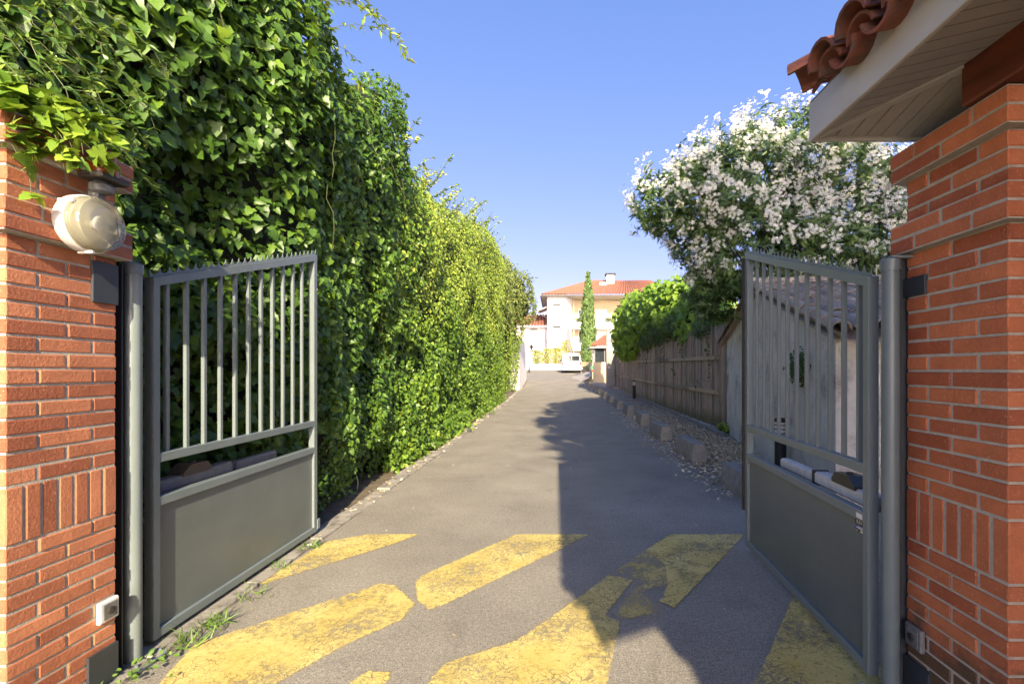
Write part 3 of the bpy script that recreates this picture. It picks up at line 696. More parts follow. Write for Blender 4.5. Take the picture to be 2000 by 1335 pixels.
for k in range(n):
    yc = EY - .10 - k * .192
    for row in range(6):
        top_x = EX - .05 + .33 * (row + 1); zz = EZ + .20 + SL * (top_x - EX)
        if top_x - EX > (EY - yc) + .1: continue
        barrel(mb, (top_x + .0, yc + random.uniform(-.006, .006), zz + .018 + random.uniform(-.005, .005)), dn, (0, 1, 0), .40, .074, .09)
        if row == 0:
            barrel(mb, (top_x + .035, yc + random.uniform(-.008, .008), zz - .012), dn, (0, 1, 0), .40, .066, .078)
            for q_ in range(5): bed.box((EX + .0 + random.uniform(-.03, .02), yc - .075 + q_ * .03, EZ + .176), (EX + .06, yc - .05 + q_ * .03 + random.uniform(0, .012), EZ + .195 + random.uniform(.0, .035)), .006)
        barrel(mb, (top_x + .02, yc - .096, zz - .002), dn, (0, 1, 0), .40, .09, .078, cover=False)
for k in range(9):                                # hip tiles and far eaves
    d = k * .3; barrel(mb, (EX + .28 + d, EY - .28 - d, EZ + .30 + SL * (d + .28)), (-1, 1, -SL), (1, 1, 0), .46, .085, .105)
    barrel(mb, (EX + .15 + k * .19, EY - .32, EZ + .30 + SL * .3), (0, 1, -SL), (1, 0, 0), .42, .074, .09)
mb.build('roof_tiles', M['tile'], g_, 50); bed.build('tile_bedding', M['bark'], g_)
mb = MB(); mb.box((1.72, -8, 0), (5, .0, 2.6)); mb.build('wall', M['brick_r'], g_)

# ------------------------------------------------------------------ ivy hedge by the gate
def lumps(Y, z, seed, a=1.1, b=2.8): 
    o = np.zeros_like(Y); return vnoise(np.stack([Y * a, z * a, o], 1), seed) * .6 + vnoise(np.stack([Y * b, z * b, o + 9], 1), seed) * .3
TOPA = lambda Y: np.interp(Y, [-9, 1.2, 3.2, 4.4, 4.8, 5.4, 6.2, 6.6, 7.05, 7.35, 7.5], [4.6, 4.8, 5.3, 5.45, 5.2, 5.0, 5.15, 5.55, 5.98, 5.7, 4.8])
def frontA(Y, z):
    base = np.interp(Y, [0, 2.6, 3.5, 4.0, 4.4, 5.2, 7.5], [-2.55, -2.58, -2.42, -2.2, -2.2, -2.3, -2.32])
    up = np.interp(z, [0, .4, 1.9, 2.6, 4.0, 5.2], [-.1, 0, 0, .08, .22, .2])
    t = TOPA(Y); rd = np.clip((z - (t - .5)) / .5, 0, 1.3); end = np.clip((Y - 7.0) / .45, 0, 1) ** 2 * .5 * np.clip((z - 3) / 2, 0, 1)
    return base + up - .12 + .34 * (lumps(Y, z, 3) - .35) - .55 * rd ** 2 - end
h = thing('ivy_hedge', (-2.9, 4.5, 0), 'tall dark ivy hedge with large lobed leaves towering over the left brick pillar', 'hedge')
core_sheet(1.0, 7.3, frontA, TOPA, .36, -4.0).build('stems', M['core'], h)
def hang(n, nr, up=.55, jit=.55): return unit(nr * .8 + np.array([.1, -.5, up]) + rnd(n, jit)), unit(np.array([0, .15, -1.]) + rnd(n, .55))
p, nr, d = hedge_sheet(29000, 1.25, 7.45, frontA, TOPA, .05, .13, .42, 1.5, 2)
keep = ~((p[:, 1] < 2.5) & (p[:, 2] < 2.45)); p, nr, d = p[keep], nr[keep], d[keep]; n = len(p)
nn, tt = hang(n, nr)
sz_ = rng.uniform(.048, .115, n) * np.interp(p[:, 1], [2.5, 4, 6], [1, .9, .75]) * np.where(p[:, 2] < .8, .7, 1)
young = vnoise(p * 1.4, 8); tone = rng.beta(2, 3, n) * .62 + .42 * np.clip(young - .42, 0, 1) * 2 * rng.random(n) + (rng.random(n) < .05) * .3
tone = tone * np.interp(p[:, 1], [3.5, 5.5], [.72, 1])
leaves('foliage', M['ivy'], h, p, nn, tt, sz_, tone, IVY)
mb = MB()
for k in range(16):                               # stems that show between the leaves
    Y0 = rng.uniform(2.5, 7); z0 = rng.uniform(.2, 4.6); pts = []
    for q in range(6):
        yy_ = Y0 + q * .06 + rng.normal(0, .008); zz_ = z0 - q * .11; pts.append((float(frontA(np.array([yy_]), np.array([zz_]))[0]) + rng.uniform(-.02, .02), yy_, zz_))
    mb.tube(pts, .004, 5)
mb.build('tendrils', M['petiole'], h, 60)
# long-leaved climber: sprays over the pillar and into the sky
def spray(mb, L, path, r, step, lsz, spread=.8):
    pts = [Vector(q) for q in path]; mb.tube(pts, [r * (1 - .7 * i / (len(pts) - 1)) for i in range(len(pts))], 5)
    for a, b in zip(pts, pts[1:]):
        m_ = max(1, int((b - a).length / step)); dr = (b - a).normalized()
        for q in range(m_):
            c = a + (b - a) * (q + random.random()) / m_
            for _ in range(3):
                t = dr + Vector(rng.normal(0, spread, 3)); L.append((c, Vector(rng.normal(0, .5, 3)) + Vector((.2, -.3, .8)), t, lsz * random.uniform(.6, 1.2), random.random()))
def arc(a, b, sag, n=8, j=.01):
    a, b = Vector(a), Vector(b); return [a.lerp(b, i / n) + Vector((0, 0, sag * math.sin(math.pi * i / n))) + Vector(rng.normal(0, j, 3)) for i in range(n + 1)]
def climber(name, loc, label, paths, step, lsz, mat, tmpl=LANCE, r=.004):
    t = thing(name, loc, label, 'climber'); mb = MB(); L = []
    for q in paths: spray(mb, L, q, r, step, lsz)
    mb.build('stems', M['petiole'], t, 60)
    A = [np.array([list(x[i]) for x in L]) for i in range(3)]
    leaves('foliage', mat, t, A[0], A[1], A[2], np.array([x[3] for x in L]), np.array([x[4] for x in L]), tmpl); return t
W3 = {**LANCE[0:0]} if False else None
JAS = (LANCE[0] * np.array([1.9, 1, 1]), LANCE[1])
climber('jasmine_climber', P(640, 20, 5.2), 'thin jasmine sprays arching from the hedge top into the sky',
    [arc(P(560, -40, 4.6), P(790, 95, 5.6), .28), arc(P(600, 10, 4.8), P(805, 122, 5.6), .30), arc(P(640, 60, 5.0), P(770, 75, 5.5), .12), arc(P(620, -20, 4.9), P(720, 20, 5.4), .1),
     arc(P(600, 60, 4.8), P(700, 120, 5.3), .05), arc(P(660, 0, 5.0), P(745, 60, 5.5), .1), arc(P(590, -60, 5), P(700, -10, 5.4), .1), arc(P(560, 20, 4.7), P(705, 170, 5.5), .1)], .06, .10, M['hedge'], JAS)
pth = []
for k in range(34):
    a = Vector((rng.uniform(-2.5, -2.2), rng.uniform(1.75, 2.35), rng.uniform(2.62, 3.3))); b = a + Vector((rng.uniform(.05, .42), rng.uniform(-.1, .4), rng.uniform(-.5, -.05)))
    b.x = min(b.x, -2.04); pth.append(arc(a, b, rng.uniform(.03, .12), 6))
climber('jasmine_climber', (-2.2, 2.1, 2.6), 'narrow leaved climber spilling over the top of the left brick pillar', pth, .04, .065, M['jasmine'], JAS, .003)
pth = []
for (px, py) in ((40, 310), (70, 345), (60, 390), (85, 300), (100, 330), (130, 330), (30, 250), (200, 290), (215, 340), (240, 300), (120, 250), (140, 300), (165, 300), (190, 320), (150, 320), (175, 280)):
    XX = -1.935 if px > 125 else -2.04; e = P(px, py, 2.0); s_ = XX / e.x; e = Vector((XX, e.y * s_, CAMH + (e.z - CAMH) * s_)); pth.append(arc((-2.12 + rng.uniform(-.05, .05), e.y + rng.uniform(-.05, .05), 2.6), e, .06, 6))
t = climber('ivy_vine', (-2.1, 2.0, 2.5), 'pale young ivy shoots trailing down the left brick pillar above the lamp', pth, .11, .07, M['ivy'], IVY, .003)
fo = [c for c in t.children if c.name.startswith('foliage')][0]
at = fo.data.attributes['tone']; at.data.foreach_set('value', np.repeat(rng.uniform(.4, .85, len(at.data) // len(IVY[0])), len(IVY[0])).astype(np.float32))

# ------------------------------------------------------------------ long hedge and tree at its end
TOPB = lambda Y: np.interp(Y, [6.9, 7.6, 8.3, 8.7, 9.1, 10, 12.4, 15, 16.4, 18.5, 20.5, 22], [4.5, 5.05, 5.2, 5.5, 5.2, 5.4, 5.75, 6.35, 6.75, 6.95, 7.1, 7.2]) + .25 * (vnoise(np.stack([Y * 1.7, Y * 0, Y * 0], 1), 4) - .5)
def frontB(Y, z):
    t = TOPB(Y); rd = np.clip((z - (t - 1.0)) / 1.0, 0, 1.3)
    return -2.42 + np.interp(z, [0, .5, 2, 4.5, 7], [.12, .05, 0, .12, .1]) + .42 * (lumps(Y, z, 12, .8, 2.2) - .4) - .7 * rd ** 2
h = thing('mixed_hedge', (-2.9, 14, gz(14)), 'long yellow green hedge of small leaves running down the left side of the driveway', 'hedge')
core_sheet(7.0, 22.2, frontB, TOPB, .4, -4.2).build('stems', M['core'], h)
p, nr, d = hedge_sheet(56000, 6.9, 22.3, frontB, TOPB, .02, .15, .36, 1.2, 6); n = len(p); p[:, 2] += np.interp(p[:, 1], [0, 10, 22], [0, 0, .1])
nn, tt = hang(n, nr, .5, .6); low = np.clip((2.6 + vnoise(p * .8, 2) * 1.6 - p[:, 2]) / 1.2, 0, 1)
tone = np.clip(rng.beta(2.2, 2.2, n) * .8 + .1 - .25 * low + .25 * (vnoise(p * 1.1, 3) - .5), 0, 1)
near = p[:, 1] < 11
isivy = (rng.random(n) < np.clip(low * 1.3 - .1, 0, 1) * np.interp(p[:, 1], [7, 12, 20], [1, .9, .5])) | ((p[:, 1] < 8.5) & (rng.random(n) < .6))
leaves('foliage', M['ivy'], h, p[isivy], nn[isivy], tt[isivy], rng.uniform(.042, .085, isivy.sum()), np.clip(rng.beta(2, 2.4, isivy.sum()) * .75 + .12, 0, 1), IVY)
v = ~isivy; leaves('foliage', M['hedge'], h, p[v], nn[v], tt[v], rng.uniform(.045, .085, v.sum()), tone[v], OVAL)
twp = []
mbt = MB(); L = []
for k in range(46):
    Y0 = rng.uniform(7.4, 22); zt = float(TOPB(np.array([Y0]))[0]); a = (-2.75, Y0, zt - .35); b = (-2.75 + rng.uniform(-.2, .75), Y0 + rng.uniform(-.4, .5), zt + rng.uniform(.05, .45)); spray(mbt, L, arc(a, b, .06, 4), .006, .05, .085, .9)
mbt.build('twigs', M['bark'], h, 60); A = [np.array([list(x[i]) for x in L]) for i in range(3)]
leaves('foliage', M['hedge'], h, A[0], A[1], A[2], np.array([x[3] for x in L]), np.array([x[4] for x in L]), OVAL)
# low weeds spreading out of the hedge foot
n = 520; Y = 7.2 + rng.random(n) ** 1.2 * 14; X = -2.2 + .32 * (vnoise(np.stack([Y * .9, Y * 0, Y * 0], 1), 9) - .42) * rng.random(n) * 2 - .2 * rng.random(n); z = np.abs(rng.normal(0, .14, n)) + .02
z += np.array([gz(q) for q in Y]); leaves('foliage', M['ivy'], h, np.stack([X, Y, z], 1), np.array([.4, -.3, 1]) + rnd(n, .5), np.array([.6, 0, 0]) + rnd(n, .7), rng.uniform(.05, .09, n), rng.uniform(.2, .85, n), IVY)

t = thing('broadleaf_tree', (-3.6, 25.5, gz(25.5)), 'pale green tree leaning over the driveway where the left hedge ends', 'tree')
MB().tube([(-3.6, 25.5, 0), (-3.5, 25.6, 2.5), (-3.0, 25.8, 5), (-2.6, 26, 6.6)], [.2, .17, .12, .05], 10).build('trunk', M['bark'], t, 60)
bl = [(-3.0, 23.0, 5.2, 1.0, 1.6, 2.0), (-2.9, 24.5, 3.2, .75, 2.6, 3.2), (-2.8, 26.5, 5.6, 1.0, 1.8, 2.1), (-2.75, 27.5, 2.6, .7, 1.6, 2.6), (-2.3, 27.6, 6.2, 1.1, 1.3, 1.1), (-1.9, 28, 5.2, .85, 1.1, 1.1), (-2.55, 28, 4, .75, 1.2, 1.6), (-3.2, 25, 7.0, .9, 1.5, .7)]
mb = MB()
for b in bl:
    prof = [(math.sin(a) * .72, -math.cos(a) * .72) for a in np.linspace(.05, math.pi - .05, 9)]
    o = len(mb.v); mb.lathe((0, 0, 0), (0, 0, 1), prof, 14); 
    for i in range(o, len(mb.v)): q = mb.v[i]; mb.v[i] = (b[0] - .25 + q[0] * b[3], b[1] + q[1] * b[4], b[2] + q[2] * b[5])
mb.build('branches', M['core'], t)
p, nr = blobs(24000, bl, .7); p = p[p[:, 2] > .35]; nr = nr[-len(p):] if False else nr[:len(p)]; n = len(p)
low = p[:, 2] < 3.4; nn = unit(np.array([.35, -.5, .6]) + rnd(n, .6)); tt = np.array([0, 0, -1.]) + rnd(n, .6)
leaves('crown', M['pale_tree'], t, p[~low], nn[~low], tt[~low], rng.uniform(.08, .14, (~low).sum()), rng.beta(2, 2, (~low).sum()), OVAL)
leaves('crown', M['hedge'], t, p[low], nn[low], tt[low], rng.uniform(.07, .12, low.sum()), rng.beta(2, 2.6, low.sum()) * .8, OVAL)
mbt = MB(); L = []
for k in range(26):
    a = Vector((rng.uniform(-2.6, -1.6), rng.uniform(26, 28.6), rng.uniform(4.6, 6.9))); spray(mbt, L, arc(a, a + Vector((rng.uniform(.3, .9), rng.uniform(-.3, .6), rng.uniform(-.25, .5))), .08, 4), .01, .07, .12, .9)
mbt.build('twigs', M['bark'], t, 60); A = [np.array([list(x[i]) for x in L]) for i in range(3)]
leaves('crown', M['pale_tree'], t, A[0], A[1], A[2], np.array([x[3] for x in L]), np.array([x[4] for x in L]), OVAL)

# ------------------------------------------------------------------ oleander
OY = 10.0
t = thing('oleander', (4.6, OY + 1, 0), 'large oleander covered in white blossom behind the old shed', 'tree')
bl = [(3.5, 9.4, 5.0, 1.5, 1.4, 1.15), (2.5, 9.2, 4.75, 1.15, 1.0, .75), (4.5, 9.6, 5.6, 1.5, 1.4, 1.15), (5.6, 9.8, 5.1, 1.5, 1.4, 1.35), (4.0, 9.2, 3.9, 1.4, 1.2, 1.1), (5.4, 9.4, 3.9, 1.6, 1.3, 1.2),
      (6.8, 9.8, 4.6, 1.4, 1.4, 1.3), (3.4, 9.8, 3.2, .8, .9, 1.1), (3.9, 10.1, 2.7, 1.0, .8, .9), (3.1, 9.6, 4.0, .8, .9, .8), (5.2, 10.2, 2.9, 1.4, .8, .8)]
mb = MB()
for k in range(60):
    b = [b_ for b_ in bl if b_[2] > 3.6][k % 7]; q = Vector(b[:3]) + Vector(rng.normal(0, .35, 3)) * Vector(b[3:6]).length * .5; a = Vector((5.6 + rng.normal(0, .25), 10.9 + rng.normal(0, .15), 0))
    m_ = a.lerp(q, .5) + Vector((.2, .2, .6)); mb.tube([a, a.lerp(m_, .6), m_, q], [.035, .028, .02, .008], 6)
mb.build('stems', M['bark'], t, 60)
p, nr = blobs(4900, bl, .5); ok = ~((p[:, 0] < 4.3) & (p[:, 2] < 2.5 + .5 * (p[:, 1] < 9.6))); p, nr = p[ok], nr[ok]; n = len(p); K = 13
c = np.repeat(p, K, 0); ax = np.repeat(unit(nr + np.array([-.1, -.3, .5]) + rnd(n, .35)), K, 0); d = unit(ax * rng.uniform(-.2, 1.1, (n * K, 1)) + rnd(n * K, .75))
c = c - ax * rng.uniform(0, .22, (n * K, 1)); up = unit(ax + .4 * rnd(n * K))
leaves('leaves', M['oleander'], t, c, up, d, rng.uniform(.11, .19, n * K), np.clip(np.repeat(rng.random(n), K) * .6 + rng.random(n * K) * .4, 0, 1), JAS)
den = vnoise(p * 1.3, 21); hi = np.clip((p[:, 2] - 2.9) / 1.4, 0, 1)
out = (np.array([min(np.linalg.norm((q - np.array(b[:3])) / np.array(b[3:6])) for b in bl) for q in p]) > .66) & (p[:, 1] < 10.4)
fl = out & (rng.random(n) < (.42 + .5 * (den - .4)) * np.clip(hi * 1.5, 0, 1) * 1.15); q = p[fl] + nr[fl] * .09 + np.array([0, -.03, .03]); m_ = len(q); K = 15
c = np.repeat(q, K, 0) + rnd(m_ * K, .055); up = unit(np.repeat(unit(nr[fl] + np.array([-.2, -.5, .3])), K, 0) + rnd(m_ * K, .5))
leaves('flowers', M['flower'], t, c, up, rnd(m_ * K), rng.uniform(.044, .068, m_ * K), rng.random(m_ * K), PETAL5)

# ------------------------------------------------------------------ fig tree over the fence
t = thing('fig_tree', (4.9, 19, gz(19)), 'bright green fig tree spilling over the wooden fence', 'tree')
bl = [(4.7, 15.3, 3.0, .9, 1.4, 1.1), (4.7, 17.2, 3.7, 1.2, 1.8, 1.2), (4.5, 19.5, 3.9, 1.3, 1.9, 1.3), (4.4, 21.8, 4.0, 1.2, 1.8, 1.4), (4.0, 24.0, 3.9, 1.1, 1.5, 1.5), (3.75, 25.2, 3.2, .75, 1.2, 1.2), (3.9, 23.4, 2.9, .6, 1.2, .9), (4.4, 20.5, 2.9, .55, 2.5, .7), (5.4, 18, 3.4, 1.2, 2.5, 1.2)]
mb = MB()
for k in range(24):
    b = bl[k % len(bl)]; q = Vector(b[:3]) + Vector(rng.normal(0, .25, 3)); a = Vector((5.0, 19 + rng.normal(0, .3), 0)); mb.tube([a, a.lerp(q, .45) + Vector((0, 0, .5)), q], [.09, .05, .015], 6)
mb.build('trunk', M['bark'], t, 60)
p, nr = blobs(8500, bl, .62); n = len(p); nn = unit(nr * .5 + np.array([-.1, -.55, .65]) + rnd(n, .42)); tt = np.array([-.2, -.3, -.7]) + rnd(n, .5)
leaves('crown', M['fig'], t, p, nn, tt, rng.uniform(.15, .27, n), rng.beta(2, 2, n), IVY)
mb = MB()
for b in bl:
    prof = [(math.sin(a) * .6, -math.cos(a) * .6) for a in np.linspace(.05, math.pi - .05, 9)]; o = len(mb.v); mb.lathe((0, 0, 0), (0, 0, 1), prof, 12)
    for i in range(o, len(mb.v)): q = mb.v[i]; mb.v[i] = (b[0] + .1 + q[0] * b[3], b[1] + .15 + q[1] * b[4], b[2] + q[2] * b[5])
mb.build('inner_branches', M['core'], t)
t = thing('fence_creeper', (4.0, 17, 2.4), 'dark fine leaved creeper mounded on top of the wooden fence', 'climber')
bl = [(4.0, 16.5, 2.95, .45, 1.6, .5), (4.0, 18.6, 3.0, .5, 1.6, .65), (4.0, 20.6, 2.7, .4, 1.4, .45), (4.05, 13.2, 2.65, .25, .8, .3)]
p, nr = blobs(7000, bl, .3); n = len(p)
leaves('foliage', M['shrub'], t, p, nr + np.array([-.2, -.4, .5]) + rnd(n, .6), rnd(n), rng.uniform(.05, .09, n), rng.random(n), OVAL)
mb = MB(); L = []
for (Y0, z0, ln) in ((12.3, 2.6, 1.9), (12.7, 2.6, 1.0), (14.9, 2.5, .9), (15.3, 2.5, .6), (17.6, 2.4, 1.1), (18.1, 2.3, .7), (20.5, 2.3, .8), (22.5, 2.2, 1.0), (13.4, 1.2, .7), (16.2, 1.6, .4)):
    spray(mb, L, arc((3.98, Y0, z0), (3.96, Y0 + rng.uniform(-.4, .3), z0 - ln * .75), 0, 7, .035), .003, .07, .055)
mb.build('stems', M['bark'], t, 60); A = [np.array([list(x[i]) for x in L]) for i in range(3)]
A[1][:, 0] -= 1.0; leaves('foliage', M['shrub'], t, A[0], A[1], A[2], np.array([x[3] for x in L]), np.array([x[4] for x in L]), IVY)

# ------------------------------------------------------------------ fence
f = thing('wooden_fence', (4.1, 20, 0), 'tall weathered board fence with two horizontal rails beside the driveway', 'fence')
mb = MB(); y = 11.15; FX = lambda y: 4.10 - (y - 12) * .012
while y < 31.6:
    w = random.uniform(.10, .15); tp = 2.62 + random.uniform(-.04, .03) + gz(y) * .35; x = FX(y) + random.uniform(-.006, .006)
    mb.box((x - .011, y, gz(y) + random.uniform(.02, .06)), (x + .011, y + w - random.uniform(.004, .02), tp), .003); y += w
mb.build('boards', M['wood'], f)
for z0 in (.86, 1.74):
    mb = MB(); y = 11.9
    while y < 31.5:
        y2 = min(y + 2.4, 31.5); a, b = gz(y) * .7, gz(y2) * .7
        mb.prism([(FX(y) - .016, y, z0 + a), (FX(y2) - .016, y2 - .004, z0 + b), (FX(y2) - .016, y2 - .004, z0 + .10 + b), (FX(y) - .016, y, z0 + .10 + a)], (-.045, 0, 0)); y = y2
    mb.build('rail', M['rail_wood'], f)
mb = MB()
for y in np.arange(12, 31.6, 2.4): mb.box((FX(y) + .016, y, 0), (FX(y) + .11, y + .1, 2.5), .005)
mb.build('post', M['wood'], f)

# ------------------------------------------------------------------ old shed with lichened tiles
s = thing('stone_shed', (4.5, 8.3, 0), 'old plastered shed with a lichen covered tiled roof behind the shaded gate leaf', 'shed')
A_, B_ = Vector((3.0, 5.1, 0)), Vector((4.17, 11.8, 0)); dv = (B_ - A_).normalized(); rt = Vector((dv.y, -dv.x, 0)); LN = (B_ - A_).length; AP = 3.35
q = lambda s_, z, o=0.: A_ + dv * s_ + rt * o + Vector((0, 0, z))
mb = MB(); mb.prism([q(0, -.1), q(LN, -.1), q(LN, 2.08), q(AP, 2.86), q(0, 1.86)], rt * .35); mb.build('gable_wall', M['plaster'], s)
mb = MB(); mb.prism([q(0, -.1, .352), q(0, 1.84, .352), q(0, 1.84, 5), q(0, -.1, 5)], dv * .3); mb.build('wall', M['plaster'], s)
RS = (2.9 - 1.92) / AP
mb = MB(); dn = (-dv * 1 + Vector((0, 0, -RS))).normalized(); sl = math.hypot(AP, AP * RS) + .2
for c_ in range(22):
    for k in range(11):
        o = q(AP, 2.93, -.06 + c_ * .21) + dn * (k * .34); jj = Vector((random.uniform(-.012, .012), random.uniform(-.02, .02), random.uniform(-.012, .014)))
        barrel(mb, o + Vector((0, 0, .065)) + jj, dn, rt, .42, .085, .105, .018, True, 7)
        barrel(mb, o + rt * .105 + Vector((0, 0, .015)) + jj, dn, rt, .42, .11, .095, .018, False, 7)
dn2 = (dv * (LN - AP) + Vector((0, 0, 2.08 - 2.86))).normalized()
for c_ in range(10):
    for k in range(11):
        o = q(AP, 2.93, -.06 + c_ * .21) + dn2 * (k * .33); barrel(mb, o + Vector((0, 0, .05)), dn2, rt, .40, .085, .10, .018, True, 6)
for c_ in range(12): barrel(mb, q(AP, 3.02, -.15 + c_ * .38), rt, dv, .44, .10, .12, .018, True, 7)
mb.build('roof_tiles', M['old_tile'], s, 50)
mb = MB()
mb.prism([q(-.12, 1.83, -.1), q(AP, 2.88, -.1), q(AP, 2.91, -.1), q(-.12, 1.865, -.1)], rt * 5); mb.prism([q(LN + .25, 2.02, -.1), q(AP, 2.885, -.1), q(AP, 2.915, -.1), q(LN + .25, 2.05, -.1)], rt * 5); mb.build('roof_deck', M['wood'], s)
def wallplant(name, s0, z0, rx, rz, n, label, mat, sz):
    t = thing(name, q(s0, z0, -.05), label, 'wall plant'); bb = [(*q(s0, z0, -.08), .12, rx, rz)]
    p, nr = blobs(n, bb, .2); leaves('foliage', mat, t, p, nr + np.array([-.6, -.5, .4]) + rnd(len(p), .5), np.array([-.2, -.2, -.8]) + rnd(len(p), .5), sz, rng.random(len(p)), OVAL)
wallplant('wall_fern', .95, 1.55, .26, .26, 420, 'small leafy plant rooted in the shed wall under its eaves', M['shrub'], .05)
wallplant('wall_weed', 6.3, .14, .28, .12, 160, 'low green weed at the foot of the shed wall near the fence', M['ivy'], .08)

# ------------------------------------------------------------------ kerb blocks
mb = MB(); mb.prism([(-.128, 0, -.03), (.128, 0, -.03), (.128, 0, .10), (.098, 0, .30), (-.098, 0, .30), (-.128, 0, .10)], (0, 1.0, 0))
words = ['nearest', 'second', 'third', 'fourth', 'fifth', 'sixth', 'seventh', 'eighth', 'ninth', 'tenth', 'eleventh', 'twelfth']
import bmesh
proto = None
for k in range(12):
    y = 5.22 + 2.44 * k; x = [2.28, 2.32, 2.36, 2.37][min(k, 3)] - max(0, k - 9) * .12
    lab = 'grey concrete kerb block, %s from the gate in the row along the driveway' % words[k]
    if k == 0: lab = 'grey concrete kerb block half hidden by the shaded gate leaf'
    if proto is None:
        o = mb.build('kerb_block', M['concrete']); bm = bmesh.new(); bm.from_mesh(o.data)
        bmesh.ops.bevel(bm, geom=bm.edges[:], offset=.007, segments=1, affect='EDGES'); bm.to_mesh(o.data); bm.free(); proto = o
    else: o = proto.copy(); SC.collection.objects.link(o)
    o.location = (x, y, gz(y + .5)); o.rotation_euler = (random.uniform(-.01, .01), random.uniform(-.03, .03), random.uniform(-.03, .03)); o.scale = (random.uniform(.94, 1.06), random.uniform(.95, 1.04), random.uniform(.95, 1.06))
    tag(o, lab, 'kerb block', 'concrete kerb blocks along the driveway')

# ------------------------------------------------------------------ bollard lights
def bollard(x, y, label):
    global b_proto
    if b_proto is None:
        r = thing('bollard_light', (0, 0, 0), label, 'bollard light', 'bollard lights along the driveway')
        MB().lathe((0, 0, 0), (0, 0, 1), [(.085, 0), (.085, .012), (.075, .014), (.075, .62)], 24).build('post', M['rubber'], r, 40)
        MB().lathe((0, 0, .62), (0, 0, 1), [(.068, 0), (.068, .17)], 24).build('diffuser', M['white_paint'], r, 40)
        mb = MB()
        for k in range(3): mb.lathe((0, 0, .64 + k * .055), (0, 0, 1), [(.06, .0), (.078, -.006), (.078, .004), (.06, .012)], 24)
        mb.build('louvres', M['dark_metal'], r, 40)
        MB().lathe((0, 0, .79), (0, 0, 1), [(.078, 0), (.08, .02), (.075, .05), (.03, .06), (.0, .061)], 24).build('cap', M['rubber'], r, 40); b_proto = r
    else: r = copy_tree(b_proto)
    r.location = (x, y, gz(y)); tag(r, label); return r
b_proto = None
bollard(3.07, 6.5, 'black bollard light seen through the shaded gate leaf in front of the shed')
bollard(3.68, 22.3, 'black bollard light at the foot of the wooden fence')
bollard(3.62, 33.3, 'black bollard light just beyond the pale concrete pier')
bollard(-2.6, 47, 'small black bollard light in front of the white planter wall')
bollard(3.3, 43.5, 'small black bollard light beside the brown fence past the van')

# ------------------------------------------------------------------ leaf litter, weeds
n = 15000; Y = 5.4 + rng.gamma(2.0, 2.3, n); X = rng.normal(3.05, .42, n) + np.interp(Y, [5, 11, 24], [-.1, .15, .5])
Xb = np.interp(Y, [5, 11.7, 30], [3.05, 4.05, 3.9]); k_ = (X < Xb) & (X > 1.7) & (Y < 27); X, Y = X[k_], Y[k_]
n2 = 1500; Y2 = rng.uniform(5.5, 16, n2); X2 = rng.normal(2.28, .22, n2); n3 = 650; Y3 = rng.uniform(3.8, 20, n3); X3 = -2.14 + np.abs(rng.normal(0, .1, n3)) - .1
n4 = 140; Y4 = rng.uniform(2.3, 22, n4); X4 = rng.uniform(-2, 2.2, n4)
X = np.concatenate([X, X2, X3, X4]); Y = np.concatenate([Y, Y2, Y3, Y4]); n = len(X); Z = np.array([gz(v) for v in Y]) + rng.uniform(.008, .022, n)
sz_ = rng.uniform(.03, .07, n); sz_[-n4:] *= .55
tag(leaves('leaf_litter', M['drylitter'], None, np.stack([X, Y, Z], 1), np.array([0, 0, 1]) + rnd(n, .3), rnd(n), sz_, rng.random(n), DIAM), kind='stuff')
def tuft(px, py, n, ln, label, tmpl=BLADE, mat='grass', sp=.05):
    x, y = PG(px, py); t = thing('weed_tuft', (x, y, 0), label, 'weed', 'weeds along the edging strip'); d = unit(rnd(n, 1) + np.array([0, 0, 1.0])); d[:, 2] = np.abs(d[:, 2])
    p = np.stack([x + rng.normal(0, sp, n), y + rng.normal(0, sp, n), np.full(n, .012)], 1)
    nn = np.cross(d, unit(rnd(n))) if tmpl is BLADE else unit(np.array([.2, -.4, 1]) + rnd(n, .4))
    if tmpl is not BLADE: p[:, 2] += rng.random(n) * .05
    leaves('blades', M[mat], t, p, nn, d, rng.uniform(.4, .85, n) * ln, rng.random(n), tmpl)
tuft(362, 1262, 34, .17, 'largest grass tuft beside the sunlit gate leaf')
tuft(425, 1222, 36, .15, 'low grass tuft on the edging below the sunlit gate leaf, second from its hinge')
tuft(493, 1166, 26, .12, 'thin grass tuft at the middle of the sunlit gate leaf bottom rail')
tuft(552, 1112, 22, .11, 'sparse grass tuft beside the furthest left yellow stripe')
tuft(608, 1072, 40, .15, 'spreading grass tuft at the free end of the sunlit gate leaf')
tuft(262, 1322, 60, .045, 'broad leaved weed beside the base plate of the sunlit gate post', OVAL, 'grass', .09)

